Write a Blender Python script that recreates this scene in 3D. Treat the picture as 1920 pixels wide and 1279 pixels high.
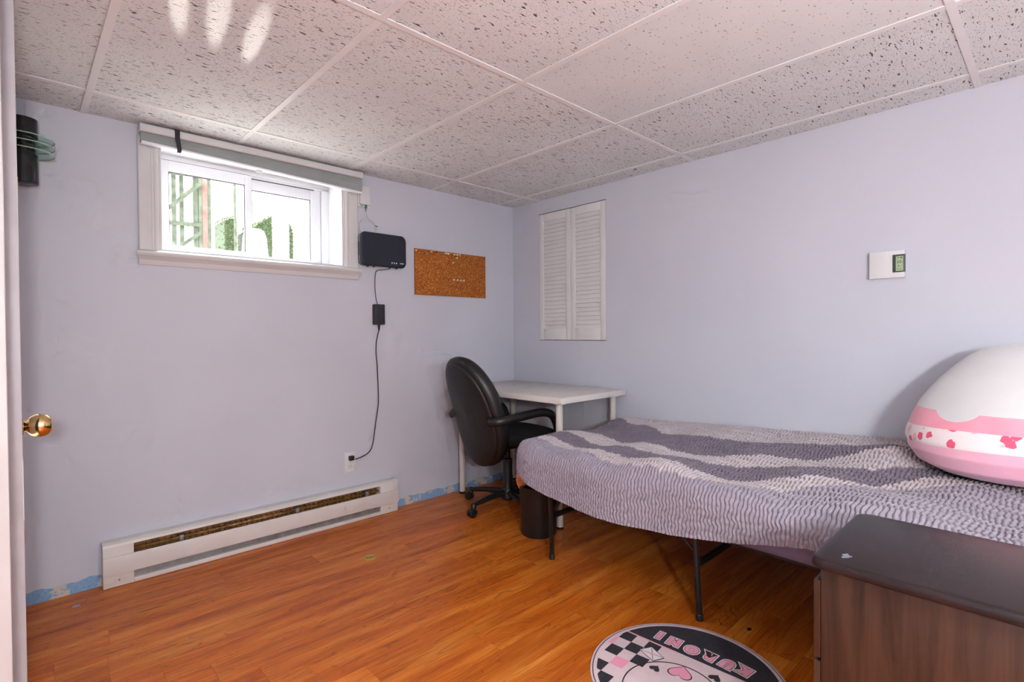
import bpy, bmesh, math, random
import numpy as np
from mathutils import Vector, Matrix

random.seed(7)
rng = np.random.default_rng(11)
PI = math.pi
for o in list(bpy.data.objects):
    bpy.data.objects.remove(o, do_unlink=True)
SC = bpy.context.scene
COL = SC.collection

# ------------------------------------------------------------------ camera
CAM = (-2.8201, -2.9522, 1.1174)
YAW, PIT, ROL, FPX = 0.75937, -0.014153, -0.0070769, 977.37
fw = Vector((math.sin(YAW) * math.cos(PIT), math.cos(YAW) * math.cos(PIT), math.sin(PIT)))
rt = Vector((math.cos(YAW), -math.sin(YAW), 0))
up = rt.cross(fw)
r2 = rt * math.cos(ROL) + up * math.sin(ROL)
u2 = up * math.cos(ROL) - rt * math.sin(ROL)
cd = bpy.data.cameras.new('camera')
cd.sensor_fit = 'HORIZONTAL'; cd.sensor_width = 36.0
cd.lens = 36.0 * FPX / 1920.0
cd.clip_start = 0.02; cd.clip_end = 200
co = bpy.data.objects.new('camera', cd); COL.objects.link(co)
co.matrix_world = Matrix(((r2.x, u2.x, -fw.x, CAM[0]), (r2.y, u2.y, -fw.y, CAM[1]), (r2.z, u2.z, -fw.z, CAM[2]), (0, 0, 0, 1)))
SC.camera = co

# ------------------------------------------------------------------ world, exposure
W = bpy.data.worlds.new('overcast_sky'); SC.world = W; W.use_nodes = True
bg = W.node_tree.nodes['Background']
bg.inputs[0].default_value = (0.97, 0.985, 1.0, 1); bg.inputs[1].default_value = 9.0
SC.view_settings.view_transform = 'Standard'; SC.view_settings.look = 'None'
SC.view_settings.exposure = 0.0; SC.view_settings.gamma = 1.0
SC.view_settings.use_curve_mapping = False
SC.cycles.use_denoising = True
SC.cycles.max_bounces = 7; SC.cycles.diffuse_bounces = 3; SC.cycles.glossy_bounces = 2
SC.cycles.use_adaptive_sampling = True; SC.cycles.adaptive_threshold = 0.10; SC.cycles.adaptive_min_samples = 12
SC.cycles.transparent_max_bounces = 16
SC.cycles.caustics_reflective = False; SC.cycles.caustics_refractive = False
SC.cycles.sample_clamp_indirect = 6.0

def light(name, kind, loc, energy, color=(1, 1, 1), **k):
    l = bpy.data.lights.new(name, kind); l.energy = energy; l.color = color
    for a, v in k.items(): setattr(l, a, v)
    o = bpy.data.objects.new(name, l); COL.objects.link(o); o.location = loc
    return o
# low afternoon sun through the basement window onto the closet door
sd = Vector((-.92, -.97, -.88)).normalized()
sun = light('sun', 'SUN', (4, 6, 6), 22.0, (1.0, .94, .84), angle=math.radians(.6))
sun.rotation_euler = sd.to_track_quat('-Z', 'Y').to_euler()
# added yard spotlights standing in for sun glints, casting the bright ceiling patches
for gx, gy, gs in ((-2.455, -1.13, .75), (-2.355, -1.15, 1.05), (-2.235, -1.10, 1.0)):
    gd = Vector((gx, gy, 2.095)) - Vector((-1.74, 2.3, 1.575))
    gl_ = light('glint_spot', 'SPOT', (-1.74, 2.3, 1.575), 1500.0, (1.0, .95, .88), spot_size=math.radians(1.15 * gs), spot_blend=.7, shadow_soft_size=.008)
    gl_.rotation_euler = gd.to_track_quat('-Z', 'Y').to_euler()
# sampling portal in the window opening: adds no light, only guides the sky's own
pl = light('sky_portal', 'AREA', (-1.86, 0.235, 1.765), 1.0, shape='RECTANGLE', size=0.90, size_y=0.48)
pl.rotation_euler = (-PI / 2, 0, 0)
pl.data.cycles.is_portal = True
# places and power of two added fill lamps out of view (fixtures built below)
LAMPS = [((-1.85, -3.55), 34.0), ((-2.95, -3.85), 116.0)]

# ------------------------------------------------------------------ helpers
def lin(r, g, b):
    f = lambda c: (c / 255 / 12.92) if c / 255 <= 0.04045 else ((c / 255 + 0.055) / 1.055) ** 2.4
    return (f(r), f(g), f(b), 1)

class NT:
    def __init__(s, name):
        s.m = bpy.data.materials.new(name); s.m.use_nodes = True
        s.t = s.m.node_tree; s.n = s.t.nodes; s.b = s.n['Principled BSDF']; s.out = s.n['Material Output']
    def node(s, typ, **k):
        n = s.n.new(typ)
        for a, v in k.items():
            if a == 'ins':
                for kk, vv in v.items(): n.inputs[kk].default_value = vv
            else: setattr(n, a, v)
        return n
    def link(s, a, b): s.t.links.new(a, b)
    def coords(s, scale=(1, 1, 1), kind='Object', rnd=False):
        tc = s.node('ShaderNodeTexCoord'); v = tc.outputs[kind]
        if rnd:
            oi = s.node('ShaderNodeObjectInfo')
            mu = s.node('ShaderNodeMath', operation='MULTIPLY', ins={1: 37.0}); s.link(oi.outputs['Random'], mu.inputs[0])
            ad = s.node('ShaderNodeVectorMath', operation='ADD'); s.link(v, ad.inputs[0]); s.link(mu.outputs[0], ad.inputs[1]); v = ad.outputs[0]
        mp = s.node('ShaderNodeMapping', ins={'Scale': scale}); s.link(v, mp.inputs[0])
        return mp.outputs[0]
    def noise(s, vec, scale, detail=3, rough=.55, dist=0.0):
        n = s.node('ShaderNodeTexNoise', ins={'Scale': scale, 'Detail': detail, 'Roughness': rough, 'Distortion': dist}); s.link(vec, n.inputs['Vector'])
        return n.outputs['Fac']
    def ramp(s, fac, stops, interp='LINEAR'):
        r = s.node('ShaderNodeValToRGB'); r.color_ramp.interpolation = interp
        while len(r.color_ramp.elements) < len(stops): r.color_ramp.elements.new(0.5)
        for e, (p, c) in zip(r.color_ramp.elements, stops):
            e.position = p; e.color = c if len(c) == 4 else (*c, 1)
        s.link(fac, r.inputs[0]); return r.outputs[0]
    def mix(s, fac, a, b, mode='MIX'):
        m = s.node('ShaderNodeMix', data_type='RGBA', blend_type=mode)
        for i, v in ((0, fac), (6, a), (7, b)):
            if hasattr(v, 'links') or hasattr(v, 'is_linked'): s.link(v, m.inputs[i])
            else: m.inputs[i].default_value = v
        return m.outputs[2]
    def bump(s, h, strength=.3, dist=.002):
        b = s.node('ShaderNodeBump', ins={'Strength': strength, 'Distance': dist}); s.link(h, b.inputs['Height']); s.link(b.outputs[0], s.b.inputs['Normal'])
    def color(s, v):
        if hasattr(v, 'is_linked'): s.link(v, s.b.inputs['Base Color'])
        else: s.b.inputs['Base Color'].default_value = v

def simple(name, c, rough=.5, metal=0.0, var=0.06, scale=9.0, bump=0.0, bscale=200., **k):
    t = NT(name); co_ = t.coords()
    n = t.noise(co_, scale, 3)
    d = tuple(max(0, x * (1 - var * 2)) for x in c[:3]) + (1,)
    e = tuple(min(1, x * (1 + var)) for x in c[:3]) + (1,)
    t.color(t.ramp(n, [(.3, d), (.7, e)]))
    t.b.inputs['Roughness'].default_value = rough; t.b.inputs['Metallic'].default_value = metal
    if bump: t.bump(t.noise(co_, bscale, 2), bump, .001)
    for a, v in k.items(): t.b.inputs[a.replace('_', ' ')].default_value = v
    return t.m

def obj(name, verts, faces, mat, parent=None, smooth=False, local=False, sharp=None):
    me = bpy.data.meshes.new(name); me.from_pydata([tuple(v) for v in verts], [], [tuple(f) for f in faces]); me.update()
    return mobj(name, me, mat, parent, smooth, local, sharp)
def mobj(name, me, mat, parent=None, smooth=False, local=False, sharp=None):
    if mat and not me.materials: me.materials.append(mat)
    if smooth:
        me.polygons.foreach_set('use_smooth', [True] * len(me.polygons))
        if sharp is not None: me.set_sharp_from_angle(angle=math.radians(sharp))
    o = bpy.data.objects.new(name, me); COL.objects.link(o)
    if parent:
        o.parent = parent
        if not local: o.location = -base_of(parent)
    return o
def base_of(p):
    v = Vector(p.location)
    while p.parent: p = p.parent; v += Vector(p.location)
    return v
def thing(name, label, cat, loc=(0, 0, 0), rotz=0, group=None):
    o = bpy.data.objects.new(name, None); COL.objects.link(o); o.location = loc; o.rotation_euler = (0, 0, rotz)
    o.empty_display_size = .05
    return tag(o, label, cat, group)
def tag(o, label, cat, group=None):
    o['label'] = label; o['category'] = cat
    if group: o['group'] = group
    return o
def struct(o, label=None):
    o['kind'] = 'structure'
    if label: o['label'] = label
    return o
def join(*parts):
    V, F = [], []
    for v, f in parts:
        n = len(V); V += [tuple(x) for x in v]; F += [tuple(i + n for i in q) for q in f]
    return V, F
def boxm(lo, hi):
    x0, y0, z0 = lo; x1, y1, z1 = hi
    v = [(x0, y0, z0), (x1, y0, z0), (x1, y1, z0), (x0, y1, z0), (x0, y0, z1), (x1, y0, z1), (x1, y1, z1), (x0, y1, z1)]
    return v, [(0, 3, 2, 1), (4, 5, 6, 7), (0, 1, 5, 4), (1, 2, 6, 5), (2, 3, 7, 6), (3, 0, 4, 7)]
def box(name, lo, hi, mat, parent=None, bevel=0.0, seg=2, local=False):
    v, f = boxm([min(a, b) for a, b in zip(lo, hi)], [max(a, b) for a, b in zip(lo, hi)])
    me = bpy.data.meshes.new(name); me.from_pydata(v, [], f)
    if bevel:
        bm = bmesh.new(); bm.from_mesh(me)
        bmesh.ops.bevel(bm, geom=bm.edges[:], offset=bevel, segments=seg, profile=.5, affect='EDGES'); bm.to_mesh(me); bm.free()
    return mobj(name, me, mat, parent, smooth=bool(bevel), local=local, sharp=35 if bevel else None)
def catmull(P, n=8):
    P = [Vector(p) for p in P]; Q = [P[0]] + P + [P[-1]]; out = []
    for i in range(1, len(Q) - 2):
        a, b, c, d = Q[i - 1:i + 3]
        for k in range(n):
            t = k / n
            out.append(.5 * ((2 * b) + (c - a) * t + (2 * a - 5 * b + 4 * c - d) * t * t + (3 * b - a - 3 * c + d) * t ** 3))
    out.append(P[-1]); return out
def tubem(path, r, n=8, flat=1.0, closed=False):
    path = [Vector(p) for p in path]; V, F = [], []; m = len(path)
    rs = r if isinstance(r, (list, tuple)) else [r] * m
    t0 = (path[1] - path[0]).normalized()
    ref = Vector((0, 0, 1)) if abs(t0.z) < .9 else Vector((1, 0, 0))
    nrm = (ref - t0 * ref.dot(t0)).normalized()
    for i, p in enumerate(path):
        if closed: t = (path[(i + 1) % m] - path[i - 1]).normalized()
        else: t = (path[min(i + 1, m - 1)] - path[max(i - 1, 0)]).normalized()
        nrm = (nrm - t * nrm.dot(t)).normalized(); bi = t.cross(nrm)
        for k in range(n):
            a = 2 * PI * k / n; V.append(p + (nrm * math.cos(a) * flat + bi * math.sin(a)) * rs[i])
    for i in range(m if closed else m - 1):
        for k in range(n):
            a, b = i * n + k, i * n + (k + 1) % n; c, d = ((i + 1) % m) * n + (k + 1) % n, ((i + 1) % m) * n + k
            F.append((a, b, c, d))
    if not closed:
        F.append(tuple(range(n))[::-1]); F.append(tuple((m - 1) * n + k for k in range(n)))
    return V, F
def lathem(prof, n=32, center=(0, 0, 0), axis='z', phase=0):
    V, F = [], []; m = len(prof)
    for r, h in prof:
        for k in range(n):
            a = 2 * PI * k / n + phase; x, y, z = r * math.cos(a), r * math.sin(a), h
            if axis == 'x': x, y, z = z, x, y
            if axis == 'y': x, y, z = y, z, x
            V.append((x + center[0], y + center[1], z + center[2]))
    for i in range(m - 1):
        for k in range(n):
            F.append((i * n + k, i * n + (k + 1) % n, (i + 1) * n + (k + 1) % n, (i + 1) * n + k))
    if prof[0][0] > 1e-6: F.append(tuple(range(n))[::-1])
    if prof[-1][0] > 1e-6: F.append(tuple((m - 1) * n + k for k in range(n)))
    return V, F
def prismm(poly, lo, hi, axis='z'):
    """extrude a 2D polygon between lo and hi along an axis; (u,v) = the other two axes in order"""
    n = len(poly); V = []
    for h in (lo, hi):
        for u, v in poly:
            V.append({'z': (u, v, h), 'y': (u, h, v), 'x': (h, u, v)}[axis])
    F = [tuple(range(n))[::-1], tuple(range(n, 2 * n))]
    for i in range(n): F.append((i, (i + 1) % n, n + (i + 1) % n, n + i))
    return V, F
def fixn(o):
    bm = bmesh.new(); bm.from_mesh(o.data); bmesh.ops.recalc_face_normals(bm, faces=bm.faces[:]); bm.to_mesh(o.data); bm.free(); return o
def rrect(w, h, r, n=6):
    P = []
    for cx, cy, a0 in ((w / 2 - r, h / 2 - r, 0), (-w / 2 + r, h / 2 - r, 90), (-w / 2 + r, -h / 2 + r, 180), (w / 2 - r, -h / 2 + r, 270)):
        for k in range(n + 1):
            a = math.radians(a0 + 90 * k / n); P.append((cx + r * math.cos(a), cy + r * math.sin(a)))
    return P
def text_mesh(txt, size, offset=0.0, extrude=0.0):
    c = bpy.data.curves.new('txt', 'FONT'); c.body = txt; c.size = size; c.offset = offset; c.extrude = extrude
    c.align_x = 'CENTER'; c.align_y = 'CENTER'; c.resolution_u = 3
    o = bpy.data.objects.new('txt', c); COL.objects.link(o)
    dg = bpy.context.evaluated_depsgraph_get()
    me = bpy.data.meshes.new_from_object(o.evaluated_get(dg)); bpy.data.objects.remove(o, do_unlink=True); bpy.data.curves.remove(c)
    return me

# ------------------------------------------------------------------ materials
def wall_mat(name='lavender_paint'):
    t = NT(name); c = t.coords()
    n = t.noise(c, 1.6, 1)
    t.color(t.ramp(n, [(.3, lin(201, 202, 212)), (.7, lin(207, 208, 217))]))
    t.b.inputs['Roughness'].default_value = .62
    return t.m
M_wall = wall_mat()
M_white = simple('white_painted_wood', lin(222, 221, 221), .42, var=.03, scale=4)
M_casing = simple('cream_white_casing', lin(214, 211, 209), .45, var=.03, scale=5)
M_vinyl = simple('white_vinyl', lin(238, 240, 245), .35, var=.015)
M_tee = simple('white_tee_metal', lin(238, 237, 236), .5, var=.02)
M_black = simple('black_plastic', lin(30, 29, 31), .42, var=.1, bump=.15, bscale=300)
M_blackmetal = simple('black_enamel_steel', lin(24, 23, 24), .35, var=.1)
M_rubber = simple('dark_gasket', lin(60, 62, 66), .7)
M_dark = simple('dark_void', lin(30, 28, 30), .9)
M_brass = simple('polished_brass', lin(236, 205, 146), .14, 1.0, var=.03)

def tile_mat(name, fiss):
    t = NT(name); c = t.coords((1, 1, 1), rnd=True)
    base = t.ramp(t.noise(c, 3, 3), [(.3, lin(226, 228, 228)), (.7, lin(234, 236, 236))])
    if fiss:
        wob = t.node('ShaderNodeTexNoise', ins={'Scale': 22.0, 'Detail': 2.0}); t.link(c, wob.inputs['Vector'])
        ws = t.node('ShaderNodeVectorMath', operation='SCALE', ins={'Scale': 0.018}); t.link(wob.outputs['Color'], ws.inputs[0])
        ad = t.node('ShaderNodeVectorMath', operation='ADD'); t.link(c, ad.inputs[0]); t.link(ws.outputs[0], ad.inputs[1])
        mp = t.node('ShaderNodeMapping', ins={'Scale': (34, 135, 1)}); t.link(ad.outputs[0], mp.inputs[0])
        f1 = t.ramp(t.noise(mp.outputs[0], 1.0, 2.0, .5), [(.642, (0, 0, 0)), (.675, (1, 1, 1))])
        mp2 = t.node('ShaderNodeMapping', ins={'Scale': (150, 230, 1)}); t.link(ad.outputs[0], mp2.inputs[0])
        f2 = t.ramp(t.noise(mp2.outputs[0], 1.0, 1.0, .5), [(.645, (0, 0, 0)), (.70, (.7, .7, .7))])
        holes = t.mix(1.0, f1, f2, 'LIGHTEN')
    else:
        mp = t.node('ShaderNodeMapping', ins={'Scale': (85, 120, 1)}); t.link(c, mp.inputs[0])
        holes = t.ramp(t.noise(mp.outputs[0], 1.0, 1.0, .5), [(.68, (0, 0, 0)), (.74, (.7, .7, .7))])
    t.color(t.mix(holes, base, lin(92, 84, 80)))
    t.b.inputs['Roughness'].default_value = .9
    inv = t.node('ShaderNodeMath', operation='SUBTRACT', ins={0: 1.0}); t.link(holes, inv.inputs[1])
    t.bump(inv.outputs[0], .5, .003); return t.m
M_tile = tile_mat('fissured_ceiling_tile', True)
M_tile2 = tile_mat('pinhole_ceiling_tile', False)

def floor_mat():
    t = NT('cherry_laminate'); c = t.coords((1, 1, 1), rnd=True)
    wob = t.node('ShaderNodeTexNoise', ins={'Scale': 3.0, 'Detail': 2.0}); t.link(c, wob.inputs['Vector'])
    ws = t.node('ShaderNodeVectorMath', operation='SCALE', ins={'Scale': 0.035}); t.link(wob.outputs['Color'], ws.inputs[0])
    ad = t.node('ShaderNodeVectorMath', operation='ADD'); t.link(c, ad.inputs[0]); t.link(ws.outputs[0], ad.inputs[1])
    def m(sc):
        q = t.node('ShaderNodeMapping', ins={'Scale': sc}); t.link(ad.outputs[0], q.inputs[0]); return q.outputs[0]
    broad = t.ramp(t.noise(m((1.6, 15, 1)), 1.0, 3, .6), [(.26, lin(182, 84, 18)), (.5, lin(218, 116, 32)), (.76, lin(240, 154, 62))])
    fine = t.ramp(t.noise(m((6, 230, 1)), 1.0, 3, .6), [(.30, (.58, .50, .42)), (.58, (1.04, 1.02, 1.0))])
    col = t.mix(.8, broad, fine, 'MULTIPLY')
    # cathedral figure: contour lines of a stretched noise
    fig = t.noise(m((1.3, 8.5, 1)), 1.0, 1.5, .45)
    k = t.node('ShaderNodeMath', operation='MULTIPLY', ins={1: 26.0}); t.link(fig, k.inputs[0])
    fr = t.node('ShaderNodeMath', operation='FRACT'); t.link(k.outputs[0], fr.inputs[0])
    ln = t.ramp(fr.outputs[0], [(0.0, (.5, .5, .5)), (.10, (0, 0, 0)), (.92, (0, 0, 0)), (1.0, (.5, .5, .5))])
    br = t.ramp(t.noise(m((6, 30, 1)), 1.0, 3), [(.38, (0, 0, 0)), (.56, (1, 1, 1))])
    col = t.mix(t.mix(1.0, ln, br, 'MULTIPLY'), col, lin(92, 42, 16))
    dk = t.ramp(t.noise(m((5, 60, 1)), 1.0, 4, .65), [(.66, (0, 0, 0)), (.73, (.75, .75, .75))])
    col = t.mix(dk, col, lin(80, 36, 14))
    oi = t.node('ShaderNodeObjectInfo')
    tone = t.ramp(oi.outputs['Random'], [(0, (.86, .84, .82)), (1, (1.06, 1.06, 1.06))])
    t.color(t.mix(1.0, col, tone, 'MULTIPLY'))
    t.b.inputs['Roughness'].default_value = .34; t.b.inputs['Specular IOR Level'].default_value = .35
    t.bump(t.noise(m((8, 200, 1)), 1.0, 2), .06, .0006); return t.m
M_floor = floor_mat()

def dark_wood(name, grain=(1, 1, 1), a=(58, 40, 36), b=(84, 58, 47), rough=.33):
    t = NT(name); c = t.coords(grain)
    n = t.noise(c, 1.0, 5, .6, .6)
    t.color(t.ramp(n, [(.3, lin(*a)), (.7, lin(*b))]))
    t.b.inputs['Roughness'].default_value = rough
    t.b.inputs['Specular IOR Level'].default_value = .3
    t.bump(t.noise(t.coords(), 330, 2), .22, .0007); return t.m
M_nsside = dark_wood('espresso_side_laminate', (7, 26, 1.6), (44, 28, 23), (80, 54, 41), .3)
M_nstop = dark_wood('espresso_top_laminate', (16, 4, 4), (30, 22, 24), (46, 33, 34), .34)

def blue_strip():
    t = NT('torn_blue_paint'); c = t.coords()
    n = t.noise(c, 7.5, 5, .65)
    n2 = t.noise(c, 90, 3)
    col = t.mix(t.ramp(n, [(.53, (0, 0, 0)), (.545, (1, 1, 1))]), t.ramp(n2, [(.3, lin(120, 158, 200)), (.7, lin(146, 180, 214))]), lin(206, 194, 178))
    t.color(col); t.b.inputs['Roughness'].default_value = .8; t.bump(n, .5, .003); return t.m
M_blue = blue_strip()

def cork():
    t = NT('cork'); c = t.coords()
    v = t.node('ShaderNodeTexVoronoi', ins={'Scale': 230.0}); t.link(c, v.inputs['Vector'])
    sep = t.node('ShaderNodeSeparateColor'); t.link(v.outputs['Color'], sep.inputs[0])
    t.color(t.ramp(sep.outputs[0], [(0, lin(116, 62, 22)), (.45, lin(172, 96, 30)), (.85, lin(186, 108, 38)), (1, lin(226, 166, 88))]))
    t.b.inputs['Roughness'].default_value = .95; t.bump(sep.outputs[1], .4, .001); return t.m
M_cork = cork()

def glass_thin(name, tint=(1, 1, 1, 1), refl=.06, rough=.0):
    t = NT(name); t.n.remove(t.b)
    tr = t.node('ShaderNodeBsdfTransparent', ins={'Color': tint}); gl = t.node('ShaderNodeBsdfGlossy', ins={'Roughness': rough})
    n = t.noise(t.coords(), 2.0, 1)
    f = t.node('ShaderNodeMapRange', ins={3: refl * .8, 4: refl * 1.2}); t.link(n, f.inputs[0])
    mx = t.node('ShaderNodeMixShader'); t.link(f.outputs[0], mx.inputs[0]); t.link(tr.outputs[0], mx.inputs[1]); t.link(gl.outputs[0], mx.inputs[2])
    t.link(mx.outputs[0], t.out.inputs[0]); return t.m
M_pane = glass_thin('window_glass')

# ================================================================== THE ROOM
X0, Y0, H = -3.95, -4.30, 2.095          # far left, back, ceiling height; corner of the two walls at (0,0)
def slabs(name, lo, hi, hole, axis, mat, front):
    """a wall slab with one rectangular hole; axis = its normal; hole = (u0,u1,v0,v1)"""
    a = {'y': (0, 2), 'x': (1, 2)}[axis]; parts = []
    u0, u1, v0, v1 = hole; L = (lo[a[0]], lo[a[1]]); Hh = (hi[a[0]], hi[a[1]])
    for (p, q, r, s_) in ((L[0], u0, L[1], Hh[1]), (u1, Hh[0], L[1], Hh[1]), (u0, u1, L[1], v0), (u0, u1, v1, Hh[1])):
        l, h = list(lo), list(hi); l[a[0]] = p; h[a[0]] = q; l[a[1]] = r; h[a[1]] = s_
        parts.append(boxm(l, h))
    v, f = join(*parts); return obj(name, v, f, mat)
WX0, WX1, WZ0, WZ1 = -2.315, -1.405, 1.527, 2.045
struct(slabs('wall_window', (X0 - .1, 0, -.05), (.25, .235, 2.3), (WX0, WX1, WZ0, WZ1), 'y', M_wall, 0), 'lavender painted wall with the basement window')
SY0, SY1, SZ0, SZ1 = -.886, -.280, 1.066, 1.998
struct(slabs('wall_right', (0, Y0 - .1, -.05), (.2, 0, 2.3), (SY0, SY1, SZ0, SZ1), 'x', M_wall, 0), 'lavender painted wall behind the bed')
struct(box('wall_back', (X0 - .1, Y0 - .1, -.05), (.2, Y0, 2.3), M_wall), 'lavender wall behind the camera')
struct(box('wall_left', (X0 - .1, Y0, -.05), (X0, 0, 2.3), M_wall), 'lavender wall left of the camera')
cl = struct(box('wall_closet', (X0, -1.215, 0), (-2.868, 0, 2.12), M_wall), 'side of the closet in the left corner')
rc = box('recess_back', (.05, SY0 - .01, SZ0 - .01), (.06, SY1 + .01, SZ1 + .01), M_dark, bpy.data.objects['wall_right'])

# floor: subfloor + laminate planks running along the window wall
fl = struct(box('floor', (X0 - .1, Y0 - .1, -.06), (.2, .2, -.010), M_dark), 'glossy orange cherry laminate plank floor')
PW, PL = .1257, 1.235
seam = {0: -2.15, 1: -1.752, 2: -2.586, 3: -2.747, 4: -2.615, 5: -2.485, 6: -2.36, 7: -2.245, 8: -2.123, 9: -1.987, 10: -1.596, 11: -1.218, 12: -.829, 13: -.45}
pm_cache = {}
def plank(xa, xb, ya, yb):
    key = (round(xb - xa, 3), round(yb - ya, 3))
    if key not in pm_cache:
        l, w = key; c = .0007; d = .010
        V = []
        for z, i in ((-d, 0), (-c, 0), (0, c)):
            V += [(-l / 2 + i, -w / 2 + i, z), (l / 2 - i, -w / 2 + i, z), (l / 2 - i, w / 2 - i, z), (-l / 2 + i, w / 2 - i, z)]
        F = [(8, 9, 10, 11)] + [(k * 4 + j, k * 4 + (j + 1) % 4, k * 4 + 4 + (j + 1) % 4, k * 4 + 4 + j) for k in (0, 1) for j in range(4)]
        me = bpy.data.meshes.new('plank'); me.from_pydata(V, [], F); me.materials.append(M_floor); pm_cache[key] = me
    o = bpy.data.objects.new('plank', pm_cache[key]); COL.objects.link(o); o.parent = fl
    o.location = ((xa + xb) / 2, (ya + yb) / 2, 0)
k = -2
while True:
    ya = min(0.0, -.212 - PW * k); yb = max(Y0, -.212 - PW * (k + 1))
    if ya <= Y0 + .005: break
    if ya - yb > .004:
        s0 = seam.get(k, -2.3 + .389 * (k * 3 % 4) + .13 * (k % 5))
        xs = [s0 + PL * j for j in range(-4, 5)]
        ed = [X0] + [x for x in xs if X0 + .02 < x < -.02] + [0.0]
        for a, b in zip(ed[:-1], ed[1:]): plank(a, b, yb, ya)
    k += 1

# ceiling: deck, lay-in tiles and tee bars
ce = struct(box('ceiling', (X0 - .1, Y0 - .1, H + .03), (.2, .2, H + .08), M_dark), 'suspended ceiling of fissured white tiles in a tee grid')
T = .6096; GA, GB = .2799, .1575
xl = [0.0] + [-GB - n * T for n in range(7) if -GB - n * T > X0 + .03] + [X0]
yl = [0.0] + [-GA - m * 2 * T for m in range(4) if -GA - m * 2 * T > Y0 + .03] + [Y0]
tcache = {}
for i in range(len(xl) - 1):
    for j in range(len(yl) - 1):
        x1, x0 = xl[i] - .0015, xl[i + 1] + .0015; y1, y0 = yl[j] - .0015, yl[j + 1] + .0015
        pin = (i == 2 and j == 2)
        key = (round(x1 - x0, 3), round(y1 - y0, 3), pin)
        if key not in tcache:
            l, w = key[:2]; v, f = boxm((-l / 2, -w / 2, 0), (l / 2, w / 2, .014))
            me = bpy.data.meshes.new('ceiling_tile'); me.from_pydata(v, [], f); me.materials.append(M_tile2 if pin else M_tile); tcache[key] = me
        o = bpy.data.objects.new('ceiling_tile', tcache[key]); COL.objects.link(o); o.parent = ce
        o.location = ((x0 + x1) / 2, (y0 + y1) / 2, H + .0035)
def tee(lo, hi):
    v, f = boxm(lo, hi)
    return obj('tee_bar', v, f, M_tee, ce)
for y in yl[1:-1]: tee((X0, y - .012, H), (0, y + .012, H + .003))
for x in xl[1:-1]:
    for j in range(len(yl) - 1): tee((x - .012, yl[j + 1] + (.012 if j < len(yl) - 2 else 0), H), (x + .012, yl[j] - (.012 if j else 0), H + .003))

# blue strip of torn paint where the baseboard was taken off
def strip(name, x0, x1):
    V, F = [], []; n = int((x1 - x0) / .012); zs = []
    for i in range(n + 1):
        x = x0 + (x1 - x0) * i / n
        z = .050 + .004 * math.sin(x * 31) + .003 * math.sin(x * 77 + 1) + random.uniform(-.0015, .0015)
        V += [(x, 0, 0), (x, -.0022, 0), (x, -.0022, z), (x, 0, z + .001)]
    for i in range(n):
        for a in range(3): F.append((i * 4 + a, i * 4 + a + 1, i * 4 + a + 5, i * 4 + a + 4))
    return struct(fixn(obj(name, V, F, M_blue)), 'torn pale blue paint strip at the foot of the window wall')
strip('baseboard_window', -2.868, -.001)
struct(box('baseboard_right', (-.002, Y0, 0), (0, 0, .05), M_blue), 'pale blue paint strip at the foot of the right wall')

# ------------------------------------------------------------------ window
wn = struct(box('window_1', (WX0, .175, WZ0), (WX1, .232, WZ0 + .028), M_vinyl), 'white vinyl sliding basement window with two panes')
def wp(name, lo, hi, mat=M_vinyl, parent=None, bevel=.0015): return box(name, lo, hi, mat, parent or wn, bevel)
wp('head_frame', (WX0, .186, 2.000), (WX1, .232, 2.012)); wp('head_frame', (WX0, .175, 2.012), (WX1, .232, WZ1))
wp('jamb_frame', (WX0, .175, WZ0 + .028), (WX0 + .03, .232, 2.000)); wp('jamb_frame', (WX1 - .045, .175, WZ0 + .028), (WX1, .232, 2.000))
# painted reveal boards between the frame and the room
for lo, hi in (((WX0, -.004, WZ0), (WX1, .175, WZ0 + .004)), ((WX1 - .004, -.004, WZ0 + .004), (WX1, .175, WZ1 - .004)), ((WX0, -.004, WZ0 + .004), (WX0 + .004, .175, WZ1 - .004)), ((WX0, -.004, WZ1 - .004), (WX1, .175, WZ1))):
    wp('reveal_board', lo, hi, M_vinyl, bevel=0)
def sash(x0, x1, z0, z1, y0, y1, gx0, gx1, gz0, gz1):
    s_ = wp('sash', (x0, y0, z0), (gx0, y1, z1))
    for lo, hi in (((gx1, y0, z0), (x1, y1, z1)), ((gx0, y0, z0), (gx1, y1, gz0)), ((gx0, y0, gz1), (gx1, y1, z1))):
        box('sash_bar', lo, hi, M_vinyl, s_, .0015)
    ym = (y0 + y1) / 2
    v, f = boxm((gx0, ym - .002, gz0), (gx1, ym + .002, gz1)); obj('pane', v, f, M_pane, s_)
    for lo, hi in (((gx0, y0 + .003, gz0), (gx0 + .003, ym - .002, gz1)), ((gx1 - .003, y0 + .003, gz0), (gx1, ym - .002, gz1)), ((gx0, y0 + .003, gz1 - .004), (gx1, ym - .002, gz1))):
        box('gasket', lo, hi, M_rubber, s_)
    return s_
sash(-2.285, -1.858, 1.538, 2.008, .165, .190, -2.252, -1.893, 1.581, 1.952)
sash(-1.868, -1.452, 1.536, 2.006, .194, .218, -1.848, -1.515, 1.570, 1.938)
wp('track_line', (-1.858, .1742, 1.992), (-1.50, .176, 1.997), M_rubber, bevel=0)
wp('track_line', (-2.285, .1742, 2.0085), (-1.858, .176, 2.012), M_rubber, bevel=0)
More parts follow.
